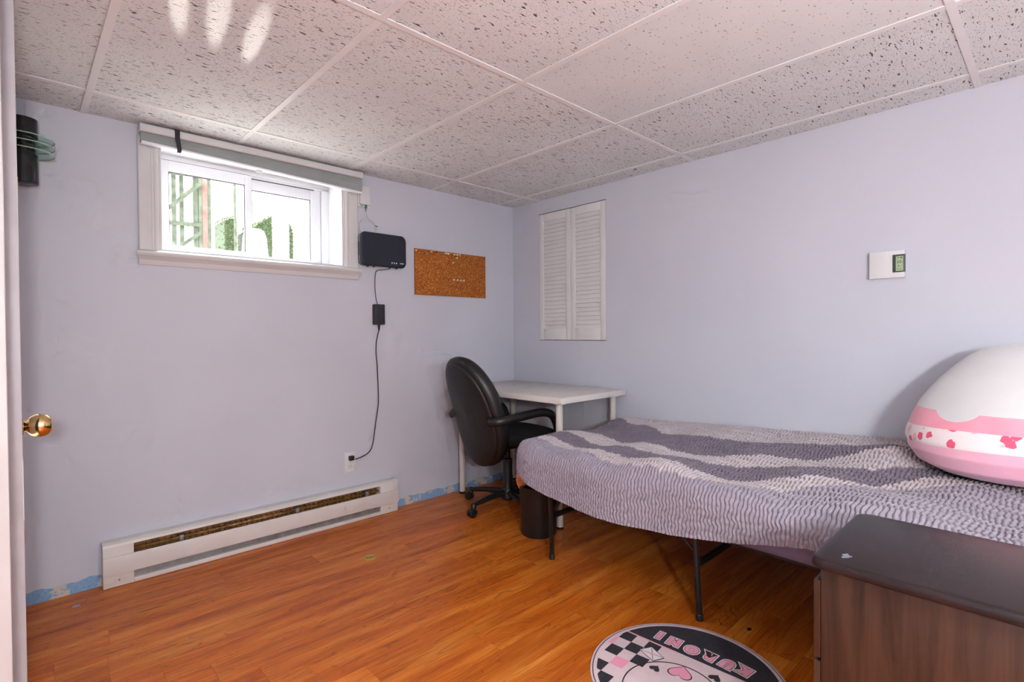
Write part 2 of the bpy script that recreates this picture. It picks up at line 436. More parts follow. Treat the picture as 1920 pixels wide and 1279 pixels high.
# casing: flat boards with a stepped moulding, and the sill below
def casing(name, side):
    # profile across the board in x (0 = outer edge), y = depth
    prof = [(0, 0), (0, -.016), (.004, -.019), (.048, -.019), (.052, -.015), (.060, -.015), (.064, -.018), (.074, -.018), (.080, -.012), (.090, -.010), (.090, 0)]
    pts = [((-2.405 + a) if side < 0 else (-1.313 - a), d) for a, d in prof]
    v, f = prismm(pts, 1.505, 2.045, 'z'); return fixn(obj(name, v, f, M_casing))
struct(casing('trim_1', -1), 'cream moulded casing on the left of the window'); struct(casing('trim_2', 1), 'cream moulded casing on the right of the window')
sp = [(0, 1.452), (-.012, 1.452), (-.016, 1.462), (-.020, 1.474), (-.032, 1.486), (-.042, 1.494), (-.046, 1.502), (-.046, 1.510), (-.040, 1.514), (0, 1.527)]
V, F = [], []
for x, ins in ((-2.416, 0), (-1.302, 0)):
    for y, z in sp: V.append((x + (1 if x < -2 else -1) * (.046 + y) * .35, y, z))
n = len(sp); F = [tuple(range(n)), tuple(range(n, 2 * n))[::-1]] + [(i, (i + 1) % n, n + (i + 1) % n, n + i) for i in range(n)]
struct(fixn(obj('trim_3', V, F, M_casing)), 'cream moulded sill under the window')

# ------------------------------------------------------------------ closet door at the left edge, its corner post and knob
dr = struct(box('door_1', (-2.8475, -1.03, .01), (-2.8135, -.30, 2.04), simple('white_door_paint', lin(206, 200, 204), .4, var=.04), None, .002), 'open white closet door seen on its edge')
kb = [(.024, 0), (.025, .003), (.015, .005), (.012, .007), (.016, .010), (.026, .017), (.0315, .027), (.033, .037), (.0312, .049), (.024, .059), (.012, .064), (0, .065)]
v, f = lathem(kb, 32, (-2.8135, -.968, .868), 'x')
knob = obj('door_knob', v, f, M_brass, dr, True, sharp=50); knob['label'] = 'shiny round brass door knob'
for z in (.35, 1.62): box('hinge', (-2.8185, -.302, z), (-2.8095, -.29, z + .09), M_brass, dr, .002)
struct(box('trim_4', (-2.98, -1.262, 0), (-2.8385, -1.215, 2.09), M_casing, None, .004), 'white corner post beside the closet door')
struct(box('trim_5', (-2.868, -1.215, 0), (-2.851, -1.06, 2.05), M_dark), 'dark strip standing in for the shaded gap beside the closet door')  # dark colour stands in for shade in the gap between post and door

# ================================================================== FILL LAMPS added out of view to brighten the room
M_globe = glass_thin('clear_globe_glass', (.97, .97, .97, 1), .04)
def add_fill_lamp(x, y, e, lab):
    t = thing('fill_lamp', lab, 'lamp', (x, y, H))
    v, f = lathem([(.06, 0), (.06, -.016), (.05, -.022), (.0, -.022)], 32); obj('ceiling_rose', v, f, M_white, t, True, local=True, sharp=40)
    v, f = lathem([(.008, -.022), (.008, -.62)], 12); obj('stem', v, f, M_white, t, True, local=True)
    v, f = lathem([(.15 * math.sin(a), -.76 - .15 * math.cos(a)) for a in np.linspace(0, PI, 16)], 28)
    obj('glass_globe', v, f, M_globe, t, True, local=True)
    v, f = lathem([(.018, -.62), (.022, -.64), (.022, -.675), (.0, -.675)], 20); obj('lamp_socket', v, f, M_white, t, True, local=True, sharp=40)
    b = light('fill_bulb', 'POINT', (0, 0, -.79), e, (.945, .975, 1.0), shadow_soft_size=.075); b.parent = t
for (x, y), e in LAMPS: add_fill_lamp(x, y, e, 'added unseen glass globe fill lamp %s' % ('above the bed side behind the camera' if x > -2.5 else 'in the back corner left of the camera'))

# ================================================================== BED: folding frame, mattress, blanket
FB = thing('folding_bed_frame', 'black steel folding platform bed frame with angled legs under the mattress', 'bed frame', (-.5, -2.05, 0))
BX0, BX1, BY0, BY1 = -.95, -.03, -3.12, -1.13
def bar(name, a, b, r=.011, par=FB, flat=1.0, n=8):
    v, f = tubem([a, b], r, n, flat); return obj(name, v, f, M_blackmetal, par, True, sharp=40)
for x in (-.888, -.10): box('side_rail', (x - .012, BY0, .322), (x + .012, BY1, .344), M_blackmetal, FB, .003)
for y in (BY0 + .012, -2.10, BY1 - .012): box('cross_rail', (-.87, y - .012, .326), (-.12, y + .012, .346), M_blackmetal, FB, .003)
for k in range(9): box('deck_slat', (-.875, BY0 + .12 + k * .215, .344), (-.115, BY0 + .15 + k * .215, .3505), M_blackmetal, FB)
def bed_leg(x, y, lean):
    top = Vector((x, y + lean, .335)); foot = Vector((x, y, .012))
    lg = bar('leg', foot, top, .0125)
    v, f = lathem([(.0140, 0), (.0140, .022), (.0126, .026)], 12, (x, y, 0)); obj('rubber_foot', v, f, M_black, lg, True, sharp=40)
def leg_pair(y, lean, bdir):
    for x in (-.915, -.10): bed_leg(x, y, lean)
    z = .205; yy = y + lean * z / .335
    bar('cross_bar', (-.905, yy + .012, z), (-.11, yy + .012, z), .0145)
    for x in (-.915, -.10):
        bar('brace', (x + .02, yy, .235), (x + .02, y + bdir, .335), .007)
        v, f = lathem([(.0, -.006), (.012, -.006), (.012, .006), (.0, .006)], 12, (x + .014, yy, .235), 'x'); obj('rivet', v, f, M_blackmetal, FB, True, sharp=40)
leg_pair(-1.222, .008, -.07); leg_pair(-1.992, .018, .12); leg_pair(-2.95, -.01, .10)

t = NT('lilac_fitted_sheet'); c = t.coords(); n_ = t.noise(c, 3, 3)
t.color(t.ramp(n_, [(.3, lin(136, 128, 160)), (.7, lin(152, 144, 176))])); t.b.inputs['Roughness'].default_value = .85
t.bump(t.noise(c, 14, 2), .3, .01); M_sheet = t.m
mt = box('mattress', (-.985, -3.14, .352), (-.025, -1.115, .536), M_sheet, None, .045, 5)
tag(mt, 'thin mattress in a plain lilac fitted sheet under the ribbed blanket', 'mattress')

# ribbed chenille blanket: one draped sheet, ribs and cells as real relief
def blanket():
    na, nb = 320, 1300
    ys = np.linspace(-3.08, -1.035, nb)              # position along the bed at the top
    bcoord = np.linspace(0, 2.045 + .12, nb)
    # foot end: the last stretch bends down over the mattress end
    hem_y = [-3.1, -2.9, -2.6, -2.42, -2.2, -1.935, -1.74, -1.5, -1.32, -1.16, -1.05]
    hem_z = [.40, .42, .45, .447, .392, .345, .334, .338, .356, .386, .42]
    Bf = bcoord[None, :].repeat(na, 0); total = bcoord[-1]
    tt = np.linspace(0, 1, na)[:, None]
    # along-bed fold: distance from the end
    Rb = .075
    def fold(s, start, R):                            # s beyond 'start' bends down: returns (horizontal, drop)
        e = np.clip(s - start, 0, None); q = R * PI / 2
        ang = np.clip(e / R, 0, PI / 2)
        return np.where(e <= 0, s, start + R * np.sin(ang)), np.where(e <= 0, 0, R * (1 - np.cos(ang)) + np.clip(e - q, 0, None))
    yb, db = fold(Bf, total - .185, Rb)
    Y = -3.10 + yb
    base_top = .578
    hz = np.interp(Y[0], hem_y[::1], hem_z) if False else np.interp(Y[0], np.array(hem_y), np.array(hem_z))
    Ra = .075; Wa = .955
    Lh = Wa + Ra * PI / 2 + np.clip((base_top - .006 - Ra) - hz, .01, None)
    A = tt * Lh[None, :]
    xa, da = fold(A, Wa, Ra)
    # smooth corner: combine the two drops
    dz = np.where(db > 0, np.sqrt(da ** 2 + db ** 2 * np.clip(1 - .0 * da, 0, 1)), da)
    X = -.012 - xa; Z = base_top - dz
    # pull the corner in so that it rounds off in plan
    cr = np.clip((xa - .90) / .13, 0, 1) * np.clip((yb - (total - .26)) / .20, 0, 1)
    X = X + .055 * cr ** 1.5; Y = Y - .045 * cr ** 1.5
    top = np.clip(1 - da / .05, 0, 1)
    # rise towards the wall further up the bed (bedding beneath), and soft folds
    rise = np.clip((-1.10 - Y) / 1.4, 0, 1) * np.clip(1 - A / .62, 0, 1) ** 1.0
    rise = rise * np.clip((Y + 2.72) / .24, 0, 1)          # pressed down under the cushion
    Z = Z + .062 * rise * top
    f1 = .014 * np.sin(9.0 * Y + 5.5 * A + .6) * np.sin(4.2 * A + 1.1 * Y + .3) + .009 * np.sin(17 * Y - 7 * A + 2.0) + .006 * np.sin(6 * Y + 13 * A)
    f1 += .012 * np.exp(-((A - .36 - .18 * (Y + 1.9)) / .07) ** 2) * np.clip((-1.5 - Y) / .4, 0, 1)
    Z = Z + f1 * top * np.clip(A / .08, 0, 1)
    side = np.clip(da / .08, 0, 1)
    X = X - side * (.010 + .010 * np.sin(7.5 * Y + 1.0) + .007 * np.sin(15 * Y + 3 * Z) + .018 * np.clip((-2.0 - Y) / .5, 0, 1)) * np.clip(1 - cr, 0, 1)
    # normals of the smooth sheet
    P = np.stack([X, Y, Z], -1)
    da_ = np.gradient(P, axis=0); db_ = np.gradient(P, axis=1)
    N = np.cross(db_, da_); N /= np.linalg.norm(N, axis=-1, keepdims=True) + 1e-9
    if N[na // 3, nb // 2, 2] < 0: N = -N
    # ribs (across the bed) with wobbling furrows, broken into cells
    pb, pa = .0146, .0235
    wob = .15 * np.sin(A / .0068 + 3 * np.sin(Bf * 21)) + .20 * np.sin(A / .015 + 2.2 * np.sin(Bf * 23) + 1.3 * np.sin(A * 40)) + .12 * np.sin(A / .04 + Bf * 5)
    ph = Bf / pb + wob
    rib = np.abs(np.sin(PI * ph)) ** .42
    idx = np.floor(ph); h_ = (np.sin(idx * 12.9898) * 43758.5453) % 1.0
    cell = np.abs(np.sin(PI * (A / pa + h_))) ** .5
    disp = .0150 * (rib * (.68 + .32 * cell) - .6)
    edge = np.clip((Lh[None, :] - A) / .02, 0, 1)
    P = P + N * (disp * (.6 + .4 * edge))[..., None]
    # stripe colour per point (woven stripes running along the bed, pushed about by the folds)
    yn = np.array([-3.1, -2.87, -2.6, -2.47, -2.3, -1.95, -1.65, -1.1])
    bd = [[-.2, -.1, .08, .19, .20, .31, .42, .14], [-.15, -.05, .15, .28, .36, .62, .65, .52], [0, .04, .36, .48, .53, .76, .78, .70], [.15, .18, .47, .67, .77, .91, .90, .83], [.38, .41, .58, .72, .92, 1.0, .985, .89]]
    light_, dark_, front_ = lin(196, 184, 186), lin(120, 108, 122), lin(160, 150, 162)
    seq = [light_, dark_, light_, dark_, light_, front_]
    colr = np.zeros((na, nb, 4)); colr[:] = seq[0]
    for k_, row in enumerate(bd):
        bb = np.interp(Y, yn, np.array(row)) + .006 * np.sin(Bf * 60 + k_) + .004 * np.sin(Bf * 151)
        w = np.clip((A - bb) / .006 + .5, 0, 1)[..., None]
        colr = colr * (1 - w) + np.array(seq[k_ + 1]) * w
    me = bpy.data.meshes.new('ribbed_blanket')
    ii = np.arange(na * nb).reshape(na, nb)
    q = np.stack([ii[:-1, :-1], ii[1:, :-1], ii[1:, 1:], ii[:-1, 1:]], -1).reshape(-1, 4)
    me.vertices.add(na * nb); me.vertices.foreach_set('co', P.reshape(-1).astype(np.float32))
    me.loops.add(q.size); me.loops.foreach_set('vertex_index', q.reshape(-1).astype(np.int32))
    me.polygons.add(len(q)); me.polygons.foreach_set('loop_start', (np.arange(len(q)) * 4).astype(np.int32)); me.polygons.foreach_set('loop_total', np.full(len(q), 4, np.int32))
    me.update(calc_edges=True)
    at_ = me.color_attributes.new('stripe', 'FLOAT_COLOR', 'POINT'); at_.data.foreach_set('color', colr.reshape(-1).astype(np.float32))
    return me
t = NT('striped_chenille'); ca = t.node('ShaderNodeVertexColor', layer_name='stripe')
nz = t.noise(t.coords(), 60, 2)
t.color(t.mix(1.0, ca.outputs[0], t.ramp(nz, [(.3, (.88, .88, .88)), (.7, (1.05, 1.05, 1.05))]), 'MULTIPLY'))
t.b.inputs['Roughness'].default_value = .95; t.b.inputs['Sheen Weight'].default_value = .25
bl = mobj('ribbed_blanket', blanket(), t.m, None, True)
tag(bl, 'thick ribbed chenille blanket with grey-purple stripes draped over the bed', 'blanket')

# ------------------------------------------------------------------ plush cushion (plain: no face)
CU = thing('plush_cushion', 'big round white and pink plush cushion with a flowered band, leaning on the wall', 'cushion', (-.295, -2.835, .602))
prof_z = np.array([0, .010, .04, .085, .12, .16, .20, .25, .295, .34, .38, .42, .442, .458, .466])
prof_r = np.array([0.10, .20, .262, .292, .298, .292, .280, .258, .230, .197, .163, .124, .094, .052, .0])
def pr(z): return np.interp(z, prof_z, prof_r)
def cush(name, z0f, z1f, mat, grow=0.0, n=96, m=26):
    V, F = [], []
    for i in range(m + 1):
        for k_ in range(n):
            a = 2 * PI * k_ / n
            z = z0f(a) + (z1f(a) - z0f(a)) * i / m
            r = pr(z) + grow * math.sin(PI * min(1, max(0, i / m))) ** .5 + .003 * math.sin(3 * a + 9 * z) * math.sin(PI * z / .48)
            x, y = r * .93 * math.cos(a), r * 1.0 * math.sin(a)
            ly = y * math.cos(.0) ; lz = z
            # leans back against the wall a little and slumps at the base
            xx = x + .10 * (z / .47) ** 1.3 * 1.0 - .01; zz = lz - .035 * (x / .28) * (1 - z / .6) * 0 + .0 * y
            xx = min(xx, .287)
            V.append((xx, ly, zz))
    for i in range(m):
        for k_ in range(n): F.append((i * n + k_, i * n + (k_ + 1) % n, (i + 1) * n + (k_ + 1) % n, (i + 1) * n + k_))
    if z0f(0) <= .001: F.append(tuple(range(n))[::-1])
    return obj(name, V, F, mat, CU, True, local=True)
def plush_mat(name, a, b):
    t = NT(name); c = t.coords(); t.color(t.ramp(t.noise(c, 5, 3), [(.3, lin(*a)), (.7, lin(*b))]))
    t.b.inputs['Roughness'].default_value = .95; t.b.inputs['Sheen Weight'].default_value = .35; t.bump(t.noise(c, 420, 2), .3, .001); return t.m
M_pw = plush_mat('white_plush', (212, 209, 208), (220, 218, 216)); M_pp = plush_mat('pink_plush', (244, 150, 168), (248, 172, 186)); M_pl = plush_mat('light_pink_plush', (240, 166, 186), (246, 188, 204))
t = NT('flower_print_cotton'); c = t.coords()
vv = t.node('ShaderNodeTexVoronoi', ins={'Scale': 25.0, 'Randomness': 1.0}); t.link(c, vv.inputs['Vector'])
sepc = t.node('ShaderNodeSeparateColor'); t.link(vv.outputs['Color'], sepc.inputs[0])
vd = t.node('ShaderNodeMath', operation='ADD'); t.link(vv.outputs['Distance'], vd.inputs[0])
nn = t.node('ShaderNodeMapRange', ins={1: .3, 2: .7, 3: -.07, 4: .07}); t.link(t.noise(c, 70, 1), nn.inputs[0]); t.link(nn.outputs[0], vd.inputs[1])
fm = t.ramp(vd.outputs[0], [(.34, (1, 1, 1)), (.37, (0, 0, 0))])
petal = t.ramp(sepc.outputs[0], [(0, lin(246, 188, 200)), (.45, lin(246, 196, 206)), (.55, lin(236, 92, 122)), (1, lin(226, 70, 106))], 'CONSTANT')
t.color(t.mix(fm, lin(244, 226, 224), petal)); t.b.inputs['Roughness'].default_value = .85; M_flower = t.m
zb0 = lambda a: 0.0
zb1 = lambda a: .115 + .006 * math.sin(2 * a + 1)
zb2 = lambda a: .172 + .006 * math.sin(2 * a + 1.6)
def zb3(a):
    d = (a - 2.62 + PI) % (2 * PI) - PI                  # scalloped lobes on the front left
    lob = .030 * max(0, math.cos(d * 6.3)) ** .6 if abs(d) < .75 else 0
    return .232 - lob
cush('base', zb0, zb1, M_pl); cush('flower_band', zb1, zb2, M_flower, .004, m=10); cush('pink_side', zb2, zb3, M_pp, .0, 192, 12); cush('white_top', zb3, lambda a: .466, M_pw, .0, 192, 34)

# ------------------------------------------------------------------ nightstand in the lower right corner
NX0, NX1, NY0, NY1 = -1.540, -1.158, -3.02, -2.590
NS = thing('nightstand', 'dark espresso wood-grain nightstand standing beside the bed', 'nightstand', ((NX0 + NX1) / 2, (NY0 + NY1) / 2, 0))
def slab_top():
    cx, cy = (NX0 + NX1) / 2, (NY0 + NY1) / 2 + .004; w, d = NX1 - NX0 + .036, NY1 - NY0 + .036
    V, F = [], []; layers = [(.598, .004), (.600, .001), (.606, 0), (.613, .001), (.618, .004), (.620, .009)]
    n = 0
    for z, ins in layers:
        P = rrect(w - 2 * ins, d - 2 * ins, .032 - ins * .5, 8); n = len(P); V += [(cx + p[0], cy + p[1], z) for p in P]
    for i in range(len(layers) - 1):
        for k_ in range(n): F.append((i * n + k_, i * n + (k_ + 1) % n, (i + 1) * n + (k_ + 1) % n, (i + 1) * n + k_))
    F.append(tuple(range(n))[::-1]); F.append(tuple((len(layers) - 1) * n + k_ for k_ in range(n)))
    return obj('top', V, F, M_nstop, NS, True, sharp=50)
slab_top()
for x0 in (NX0, NX1 - .016): box('side_panel', (x0, NY0, 0), (x0 + .016, NY1, .598), M_nsside, NS, .0008)
box('back_panel', (NX0 + .016, NY0, .03), (NX1 - .016, NY0 + .006, .598), M_nsside, NS); box('bottom_panel', (NX0 + .016, NY0 + .006, .03), (NX1 - .016, NY1, .045), M_nsside, NS)
for z0, z1 in ((.392, .565), (.208, .384), (.03, .20)):
    d_ = box('drawer', (NX0 + .003, NY1 + .0015, z0), (NX1 - .003, NY1 + .0155, z1), M_nsside, NS, .001)
    for x in (-1.42, -1.28):
        v, f = lathem([(.004, 0), (.004, .022)], 10, (x, NY1 + .0155, (z0 + z1) / 2), 'y'); obj('handle_post', v, f, M_blackmetal, d_, True)
    v, f = tubem([(-1.435, NY1 + .0375, (z0 + z1) / 2), (-1.265, NY1 + .0375, (z0 + z1) / 2)], .005, 10); obj('handle', v, f, M_blackmetal, d_, True, sharp=40)
# scuff on the top near its corner
pts = [(-1.497 + .014 * math.cos(a) * (1 + .35 * math.sin(3 * a)), -2.628 + .008 * math.sin(a) * (1 + .4 * math.cos(5 * a))) for a in np.linspace(0, 2 * PI, 16, endpoint=False)]
v, f = prismm(pts, .6200, .6204); obj('scuff_mark', v, f, simple('pale_scuff', lin(132, 132, 142), .8), NS)

# ------------------------------------------------------------------ desk
DK = thing('desk', 'small white rectangular desk standing in the corner of the room', 'desk', (-.325, -.53, 0))
box('table_top', (-.638, -1.044, .721), (-.012, -.012, .755), simple('white_desk_laminate', lin(228, 222, 216), .38, var=.02), DK, .0015)
M_leg = simple('white_powder_steel', lin(218, 210, 200), .4, var=.02)
for x, y in ((-.567, -.062), (-.585, -.985), (-.070, -.985), (-.070, -.062)):
    v, f = lathem([(.020, .012), (.020, .722)], 24, (x, y, 0)); l_ = obj('leg', v, f, M_leg, DK, True, sharp=40)
    v, f = lathem([(.017, 0), (.021, .004), (.021, .014), (.0, .014)], 20, (x, y, 0)); obj('foot', v, f, M_blackmetal, l_, True, sharp=40)
    v, f = lathem([(.034, .713), (.034, .721), (.0, .721)], 20, (x, y, 0)); obj('mounting_plate', v, f, M_leg, l_, True, sharp=40)
for x, y in ((-.28, -.30), (-.27, -.44)):
    v, f = lathem([(.006, .7549), (.006, .7554), (0, .7554)], 12, (x, y, 0)); obj('screw_cap', v, f, M_rubber, DK)

# ------------------------------------------------------------------ office chair (built facing local +x)
CH = thing('office_chair', 'black swivel office chair with tall rounded back, armrests and castors', 'chair', (-.53, -.49, 0), math.radians(-6))
def cpart(name, vf, mat=M_black, par=CH, sharp=40): return obj(name, vf[0], vf[1], mat, par, True, local=True, sharp=sharp)
M_leather = simple('black_leatherette', lin(24, 23, 25), .38, var=.12, scale=14, bump=.25, bscale=160)
M_cloth = simple('black_seat_fabric', lin(16, 15, 16), .9, var=.1, bump=.3, bscale=400)
cpart('gas_column', lathem([(.034, .07), (.034, .20), (.030, .205), (.030, .31), (.018, .315), (.018, .41)], 28))
hb = cpart('hub', lathem([(.030, .045), (.045, .06), (.045, .105), (.036, .125)], 28))
for k_ in range(5):
    a = math.radians(180 + 72 * k_ + 6); ca_, sa = math.cos(a), math.sin(a)
    P = [(.035 * ca_, .035 * sa, .095), (.16 * ca_, .16 * sa, .088), (.285 * ca_, .285 * sa, .070)]
    arm = cpart('base_arm', tubem(catmull(P, 4), [.024 - .008 * i / 8 for i in range(9)], 10, .8))
    cpart('caster_stem', lathem([(.017, .050), (.017, .078), (.012, .084)], 14, (.285 * ca_, .285 * sa, 0)), par=arm)
    tx, ty = -sa, ca_
    cx, cy = .285 * ca_ + .012 * ca_, .285 * sa + .012 * sa
    for s_ in (-1, 1):
        V, F = lathem([(0, -.009), (.020, -.009), (.026, -.006), (.0265, 0), (.026, .006), (.020, .009), (0, .009)], 22)
        V = [(cx + tx * (z + s_ * .013) + ca_ * x, cy + ty * (z + s_ * .013) + sa * x, y + .0265) for x, y, z in V]
        cpart('caster_wheel', (V, F), par=arm)
    V, F = lathem([(0, -.010), (.021, -.010), (.021, .010), (0, .010)], 18)
    V = [(cx + tx * z * .6 + ca_ * x * .9, cy + ty * z * .6 + sa * x * .9, y + .034) for x, y, z in V]
    cpart('caster_hood', (V, F), par=arm)
cpart('seat_plate', join(boxm((-.10, -.10, .395), (.13, .10, .415)), boxm((-.15, -.035, .385), (-.08, .035, .415))), M_blackmetal)
# seat: rounded cushion
def blob(w, d, h, cx, cz, e=3.2, n=40, m=12):
    V, F = [], []
    for i in range(m + 1):
        ph = -PI / 2 + PI * i / m; cr = abs(math.cos(ph)) ** .55; zz = math.copysign(abs(math.sin(ph)) ** .8, math.sin(ph))
        for k_ in range(n):
            a = 2 * PI * k_ / n; c_, s_ = math.cos(a), math.sin(a)
            V.append((cx + d / 2 * cr * math.copysign(abs(c_) ** (2 / e), c_), w / 2 * cr * math.copysign(abs(s_) ** (2 / e), s_), cz + h / 2 * zz))
    for i in range(m):
        for k_ in range(n): F.append((i * n + k_, i * n + (k_ + 1) % n, (i + 1) * n + (k_ + 1) % n, (i + 1) * n + k_))
    return V, F
cpart('seat', blob(.50, .48, .10, .06, .462), M_cloth, sharp=180)
# back: oval pad with a hard rear shell, reclined
BT = math.radians(17)
def back_pt(u, v, w):
    """u across, v along the back (0..1), w out of the rear face (+ = backwards)"""
    s_ = v * .71; bow = .035 * math.sin(PI * min(1, max(0, v))) - .02
    x = -.183 - s_ * math.sin(BT) - w * math.cos(BT) + bow * .6; z = .290 + s_ * math.cos(BT) - w * math.sin(BT)
    return (x, u, z)
def back_shape(hw, v0, v1, w0, w1, crown, e=2.35, n=56, m=7):
    V, F = [], []; vc, hv = (v0 + v1) / 2, (v1 - v0) / 2
    rings = []
    for w, k_ in [(w0, 0.0), (w0, .55), (w0, .86), (w0 + (w1 - w0) * .12, .965), (w0 + (w1 - w0) * .35, 1.0), (w0 + (w1 - w0) * .65, 1.0), (w0 + (w1 - w0) * .9, .965), (w1, .86), (w1, .55), (w1, 0.0)]:
        rings.append((w, k_))
    for ri, (w, k_) in enumerate(rings):
        for j in range(n):
            a = 2 * PI * j / n; c_, s_ = math.cos(a), math.sin(a)
            uu = k_ * hw * math.copysign(abs(c_) ** (2 / e), c_); vv_ = k_ * hv * math.copysign(abs(s_) ** (2 / e), s_)
            uu *= 1 - .06 * (vv_ / hv)                # a little narrower at the top
            cw = crown * (1 - k_ ** 2) * (1 if ri >= 5 else -.3)
            V.append(back_pt(uu, vc + vv_, w + cw - .05 * (uu / .25) ** 2 * .6))
    R_ = len(rings)
    for i in range(R_ - 1):
        for j in range(n): F.append((i * n + j, i * n + (j + 1) % n, (i + 1) * n + (j + 1) % n, (i + 1) * n + j))
    return V, F
bk = cpart('backrest', back_shape(.240, 0.0, 1.0, -.075, .012, .010), M_leather, sharp=180); fixn(bk)
sh = cpart('back_shell', back_shape(.212, .018, .965, .0, .026, .012), simple('black_shell', lin(28, 26, 27), .45, var=.12, scale=6, bump=.1, bscale=250), sharp=180); fixn(sh)
cpart('back_bracket', tubem([(-.10, 0, .40), (-.18, 0, .385), (-.24, 0, .45)], .024, 10, .5), M_blackmetal)
for s_ in (-1, 1):
    y = s_ * .262
    P = catmull([(-.290, s_ * .205, .602), (-.225, y, .610), (-.05, y, .626), (.07, y, .632), (.145, y, .612), (.185, y * .99, .555), (.195, y * .97, .49), (.165, y * .9, .430), (.10, y * .6, .405)], 5)
    ar = cpart('armrest', tubem(P, [.021 if i < 20 else .021 - .004 * min(1, (i - 20) / 10) for i in range(len(P))], 12, 1.25))
    v, f = lathem([(0, 0), (.008, 0), (.008, .004), (0, .004)], 14, (-.205, s_ * .2795 + (-.004 if s_ < 0 else 0), .611), 'y'); cpart('bolt_head', (v, f), simple('steel_bolt', lin(170, 130, 120), .3, 1.0), ar)

# ------------------------------------------------------------------ waste bin with a wrapper in it
v, f = lathem([(.0, .004), (.092, .004), (.097, .0), (.100, .010), (.108, .262), (.111, .270), (.106, .272), (.103, .262), (.095, .014), (.0, .014)], 44, (0, 0, 0))
bn = obj('waste_bin', v, f, M_black, None, True, sharp=40); bn.location = (-.712, -.938, 0)
tag(bn, 'round black plastic waste bin standing behind the foot of the bed', 'bin')
def crumple(name, loc, r, mat, seed, sc=(1, 1, 1)):
    rr = random.Random(seed); bm = bmesh.new(); bmesh.ops.create_icosphere(bm, subdivisions=2, radius=1)
    for v_ in bm.verts: v_.co = Vector((v_.co.x * sc[0], v_.co.y * sc[1], v_.co.z * sc[2])) * r * rr.uniform(.72, 1.15)
    me = bpy.data.meshes.new(name); bm.to_mesh(me); bm.free(); o = mobj(name, me, mat); o.location = loc; return o
tag(crumple('wrapper', (-.792, -.882, .300), .044, simple('orange_foil', lin(232, 142, 84), .35, var=.2, scale=30), 3, (.6, .7, 1.1)), 'crumpled orange wrapper sticking up out of the waste bin', 'wrapper')
tag(crumple('paper_scrap', (-.735, -.862, .322), .030, simple('white_paper', lin(222, 218, 214), .8), 5, (.7, .8, .8)), 'crumpled white paper scrap on top of the waste bin', 'paper')

# ------------------------------------------------------------------ baseboard heater
HT = thing('baseboard_heater', 'long white electric baseboard heater with its top grille open to brown innards', 'heater', (-1.82, -.03, 0))
M_enam = simple('white_enamel_metal', lin(226, 219, 213), .38, var=.03, scale=6)
M_rust = simple('brown_heated_metal', lin(160, 116, 66), .5, .2, var=.3, scale=22)
M_grey = simple('grey_galvanised', lin(150, 148, 146), .5, .5, var=.12, scale=30)
hx0, hx1 = -2.562, -1.085
box('back_panel', (hx0 + .004, -.006, .004), (hx1 - .004, -.0025, .196), M_rust, HT)
lp = [(-.0025, .200), (-.044, .200), (-.060, .192), (-.063, .181), (-.060, .180), (-.056, .187), (-.042, .195), (-.0025, .196)]
v, f = prismm(lp, hx0, hx1, 'x'); fixn(obj('top_lip', v, f, M_enam, HT))
for a, b in ((hx0, -2.450), (-1.205, hx1)): box('end_cap', (a, -.061, .002), (b, -.0028, .186), M_enam, HT, .002)
box('front_panel', (hx0 - .001, -.071, .058), (hx1 + .003, -.063, .139), M_enam, HT, .002)
box('panel_core', (-2.448, -.0625, .062), (-1.207, -.058, .128), M_enam, HT)
box('bottom_rail', (-2.450, -.061, .002), (-1.205, -.008, .022), M_enam, HT, .001)
box('lower_screen', (-2.449, -.046, .022), (-1.206, -.044, .060), M_grey, HT)
v, f = tubem([(-2.45, -.034, .148), (-1.205, -.034, .148)], .008, 10); el = obj('heating_element', v, f, M_rust, HT, True)
box('inner_ledge', (-2.449, -.030, .166), (-1.206, -.008, .169), M_rust, HT)
for i in range(46):
    x = -2.40 + i * .0255; v, f = boxm((x, -.048, .132), (x + .0012, -.014, .160)); obj('fin', v, f, M_rust, HT)
for x in (-2.27, -1.72, -1.30): box('support_clip', (x, -.055, .135), (x + .018, -.012, .163), M_grey, HT, .001)
for x in (-2.505, -1.145):
    v, f = lathem([(0, -.0625), (.004, -.0622), (.004, -.060)], 10, (x, 0, .03), 'y'); obj('screw', v, f, M_grey, HT)

# ------------------------------------------------------------------ roller blind over the window
RB = thing('roller_blind', 'grey roller blind rolled up under a white headrail, sagging at the right end', 'blind', (-1.85, -.045, 2.0))
bx0, bx1 = -2.402, -1.304
hp = [(-.020, 2.054), (-.070, 2.052), (-.074, 2.057), (-.074, 2.084), (-.068, 2.089), (-.020, 2.089)]
v, f = prismm(hp, bx0, bx1, 'x'); fixn(obj('headrail', v, f, M_casing, RB))
M_gf = simple('grey_blind_fabric', lin(150, 155, 153), .8, var=.05, scale=5, bump=.2, bscale=500)
V, F = [], []; nx = 24
for i in range(nx + 1):
    x = bx0 + .004 + (bx1 - bx0 - .008) * i / nx; q = i / nx; zb = 2.010 - .038 * q ** 1.2
    V += [(x, -.058, 2.053), (x, -.062 - .010 * q, (2.053 + zb) / 2), (x, -.060, zb), (x, -.040, zb), (x, -.034, 2.053)]
for i in range(nx):
    for k_ in range(5): F.append((i * 5 + k_, i * 5 + (k_ + 1) % 5, i * 5 + 5 + (k_ + 1) % 5, i * 5 + 5 + k_))
fixn(obj('fabric_roll', V, F, M_gf, RB))
V, F = [], []
for i in range(nx + 1):
    x = bx0 + .006 + (bx1 - bx0 - .010) * i / nx; q = i / nx; zb = 2.010 - .038 * q ** 1.2
    V += [(x, -.066, zb), (x, -.066, zb - .008), (x, -.050, zb - .010), (x, -.034, zb - .008), (x, -.034, zb)]
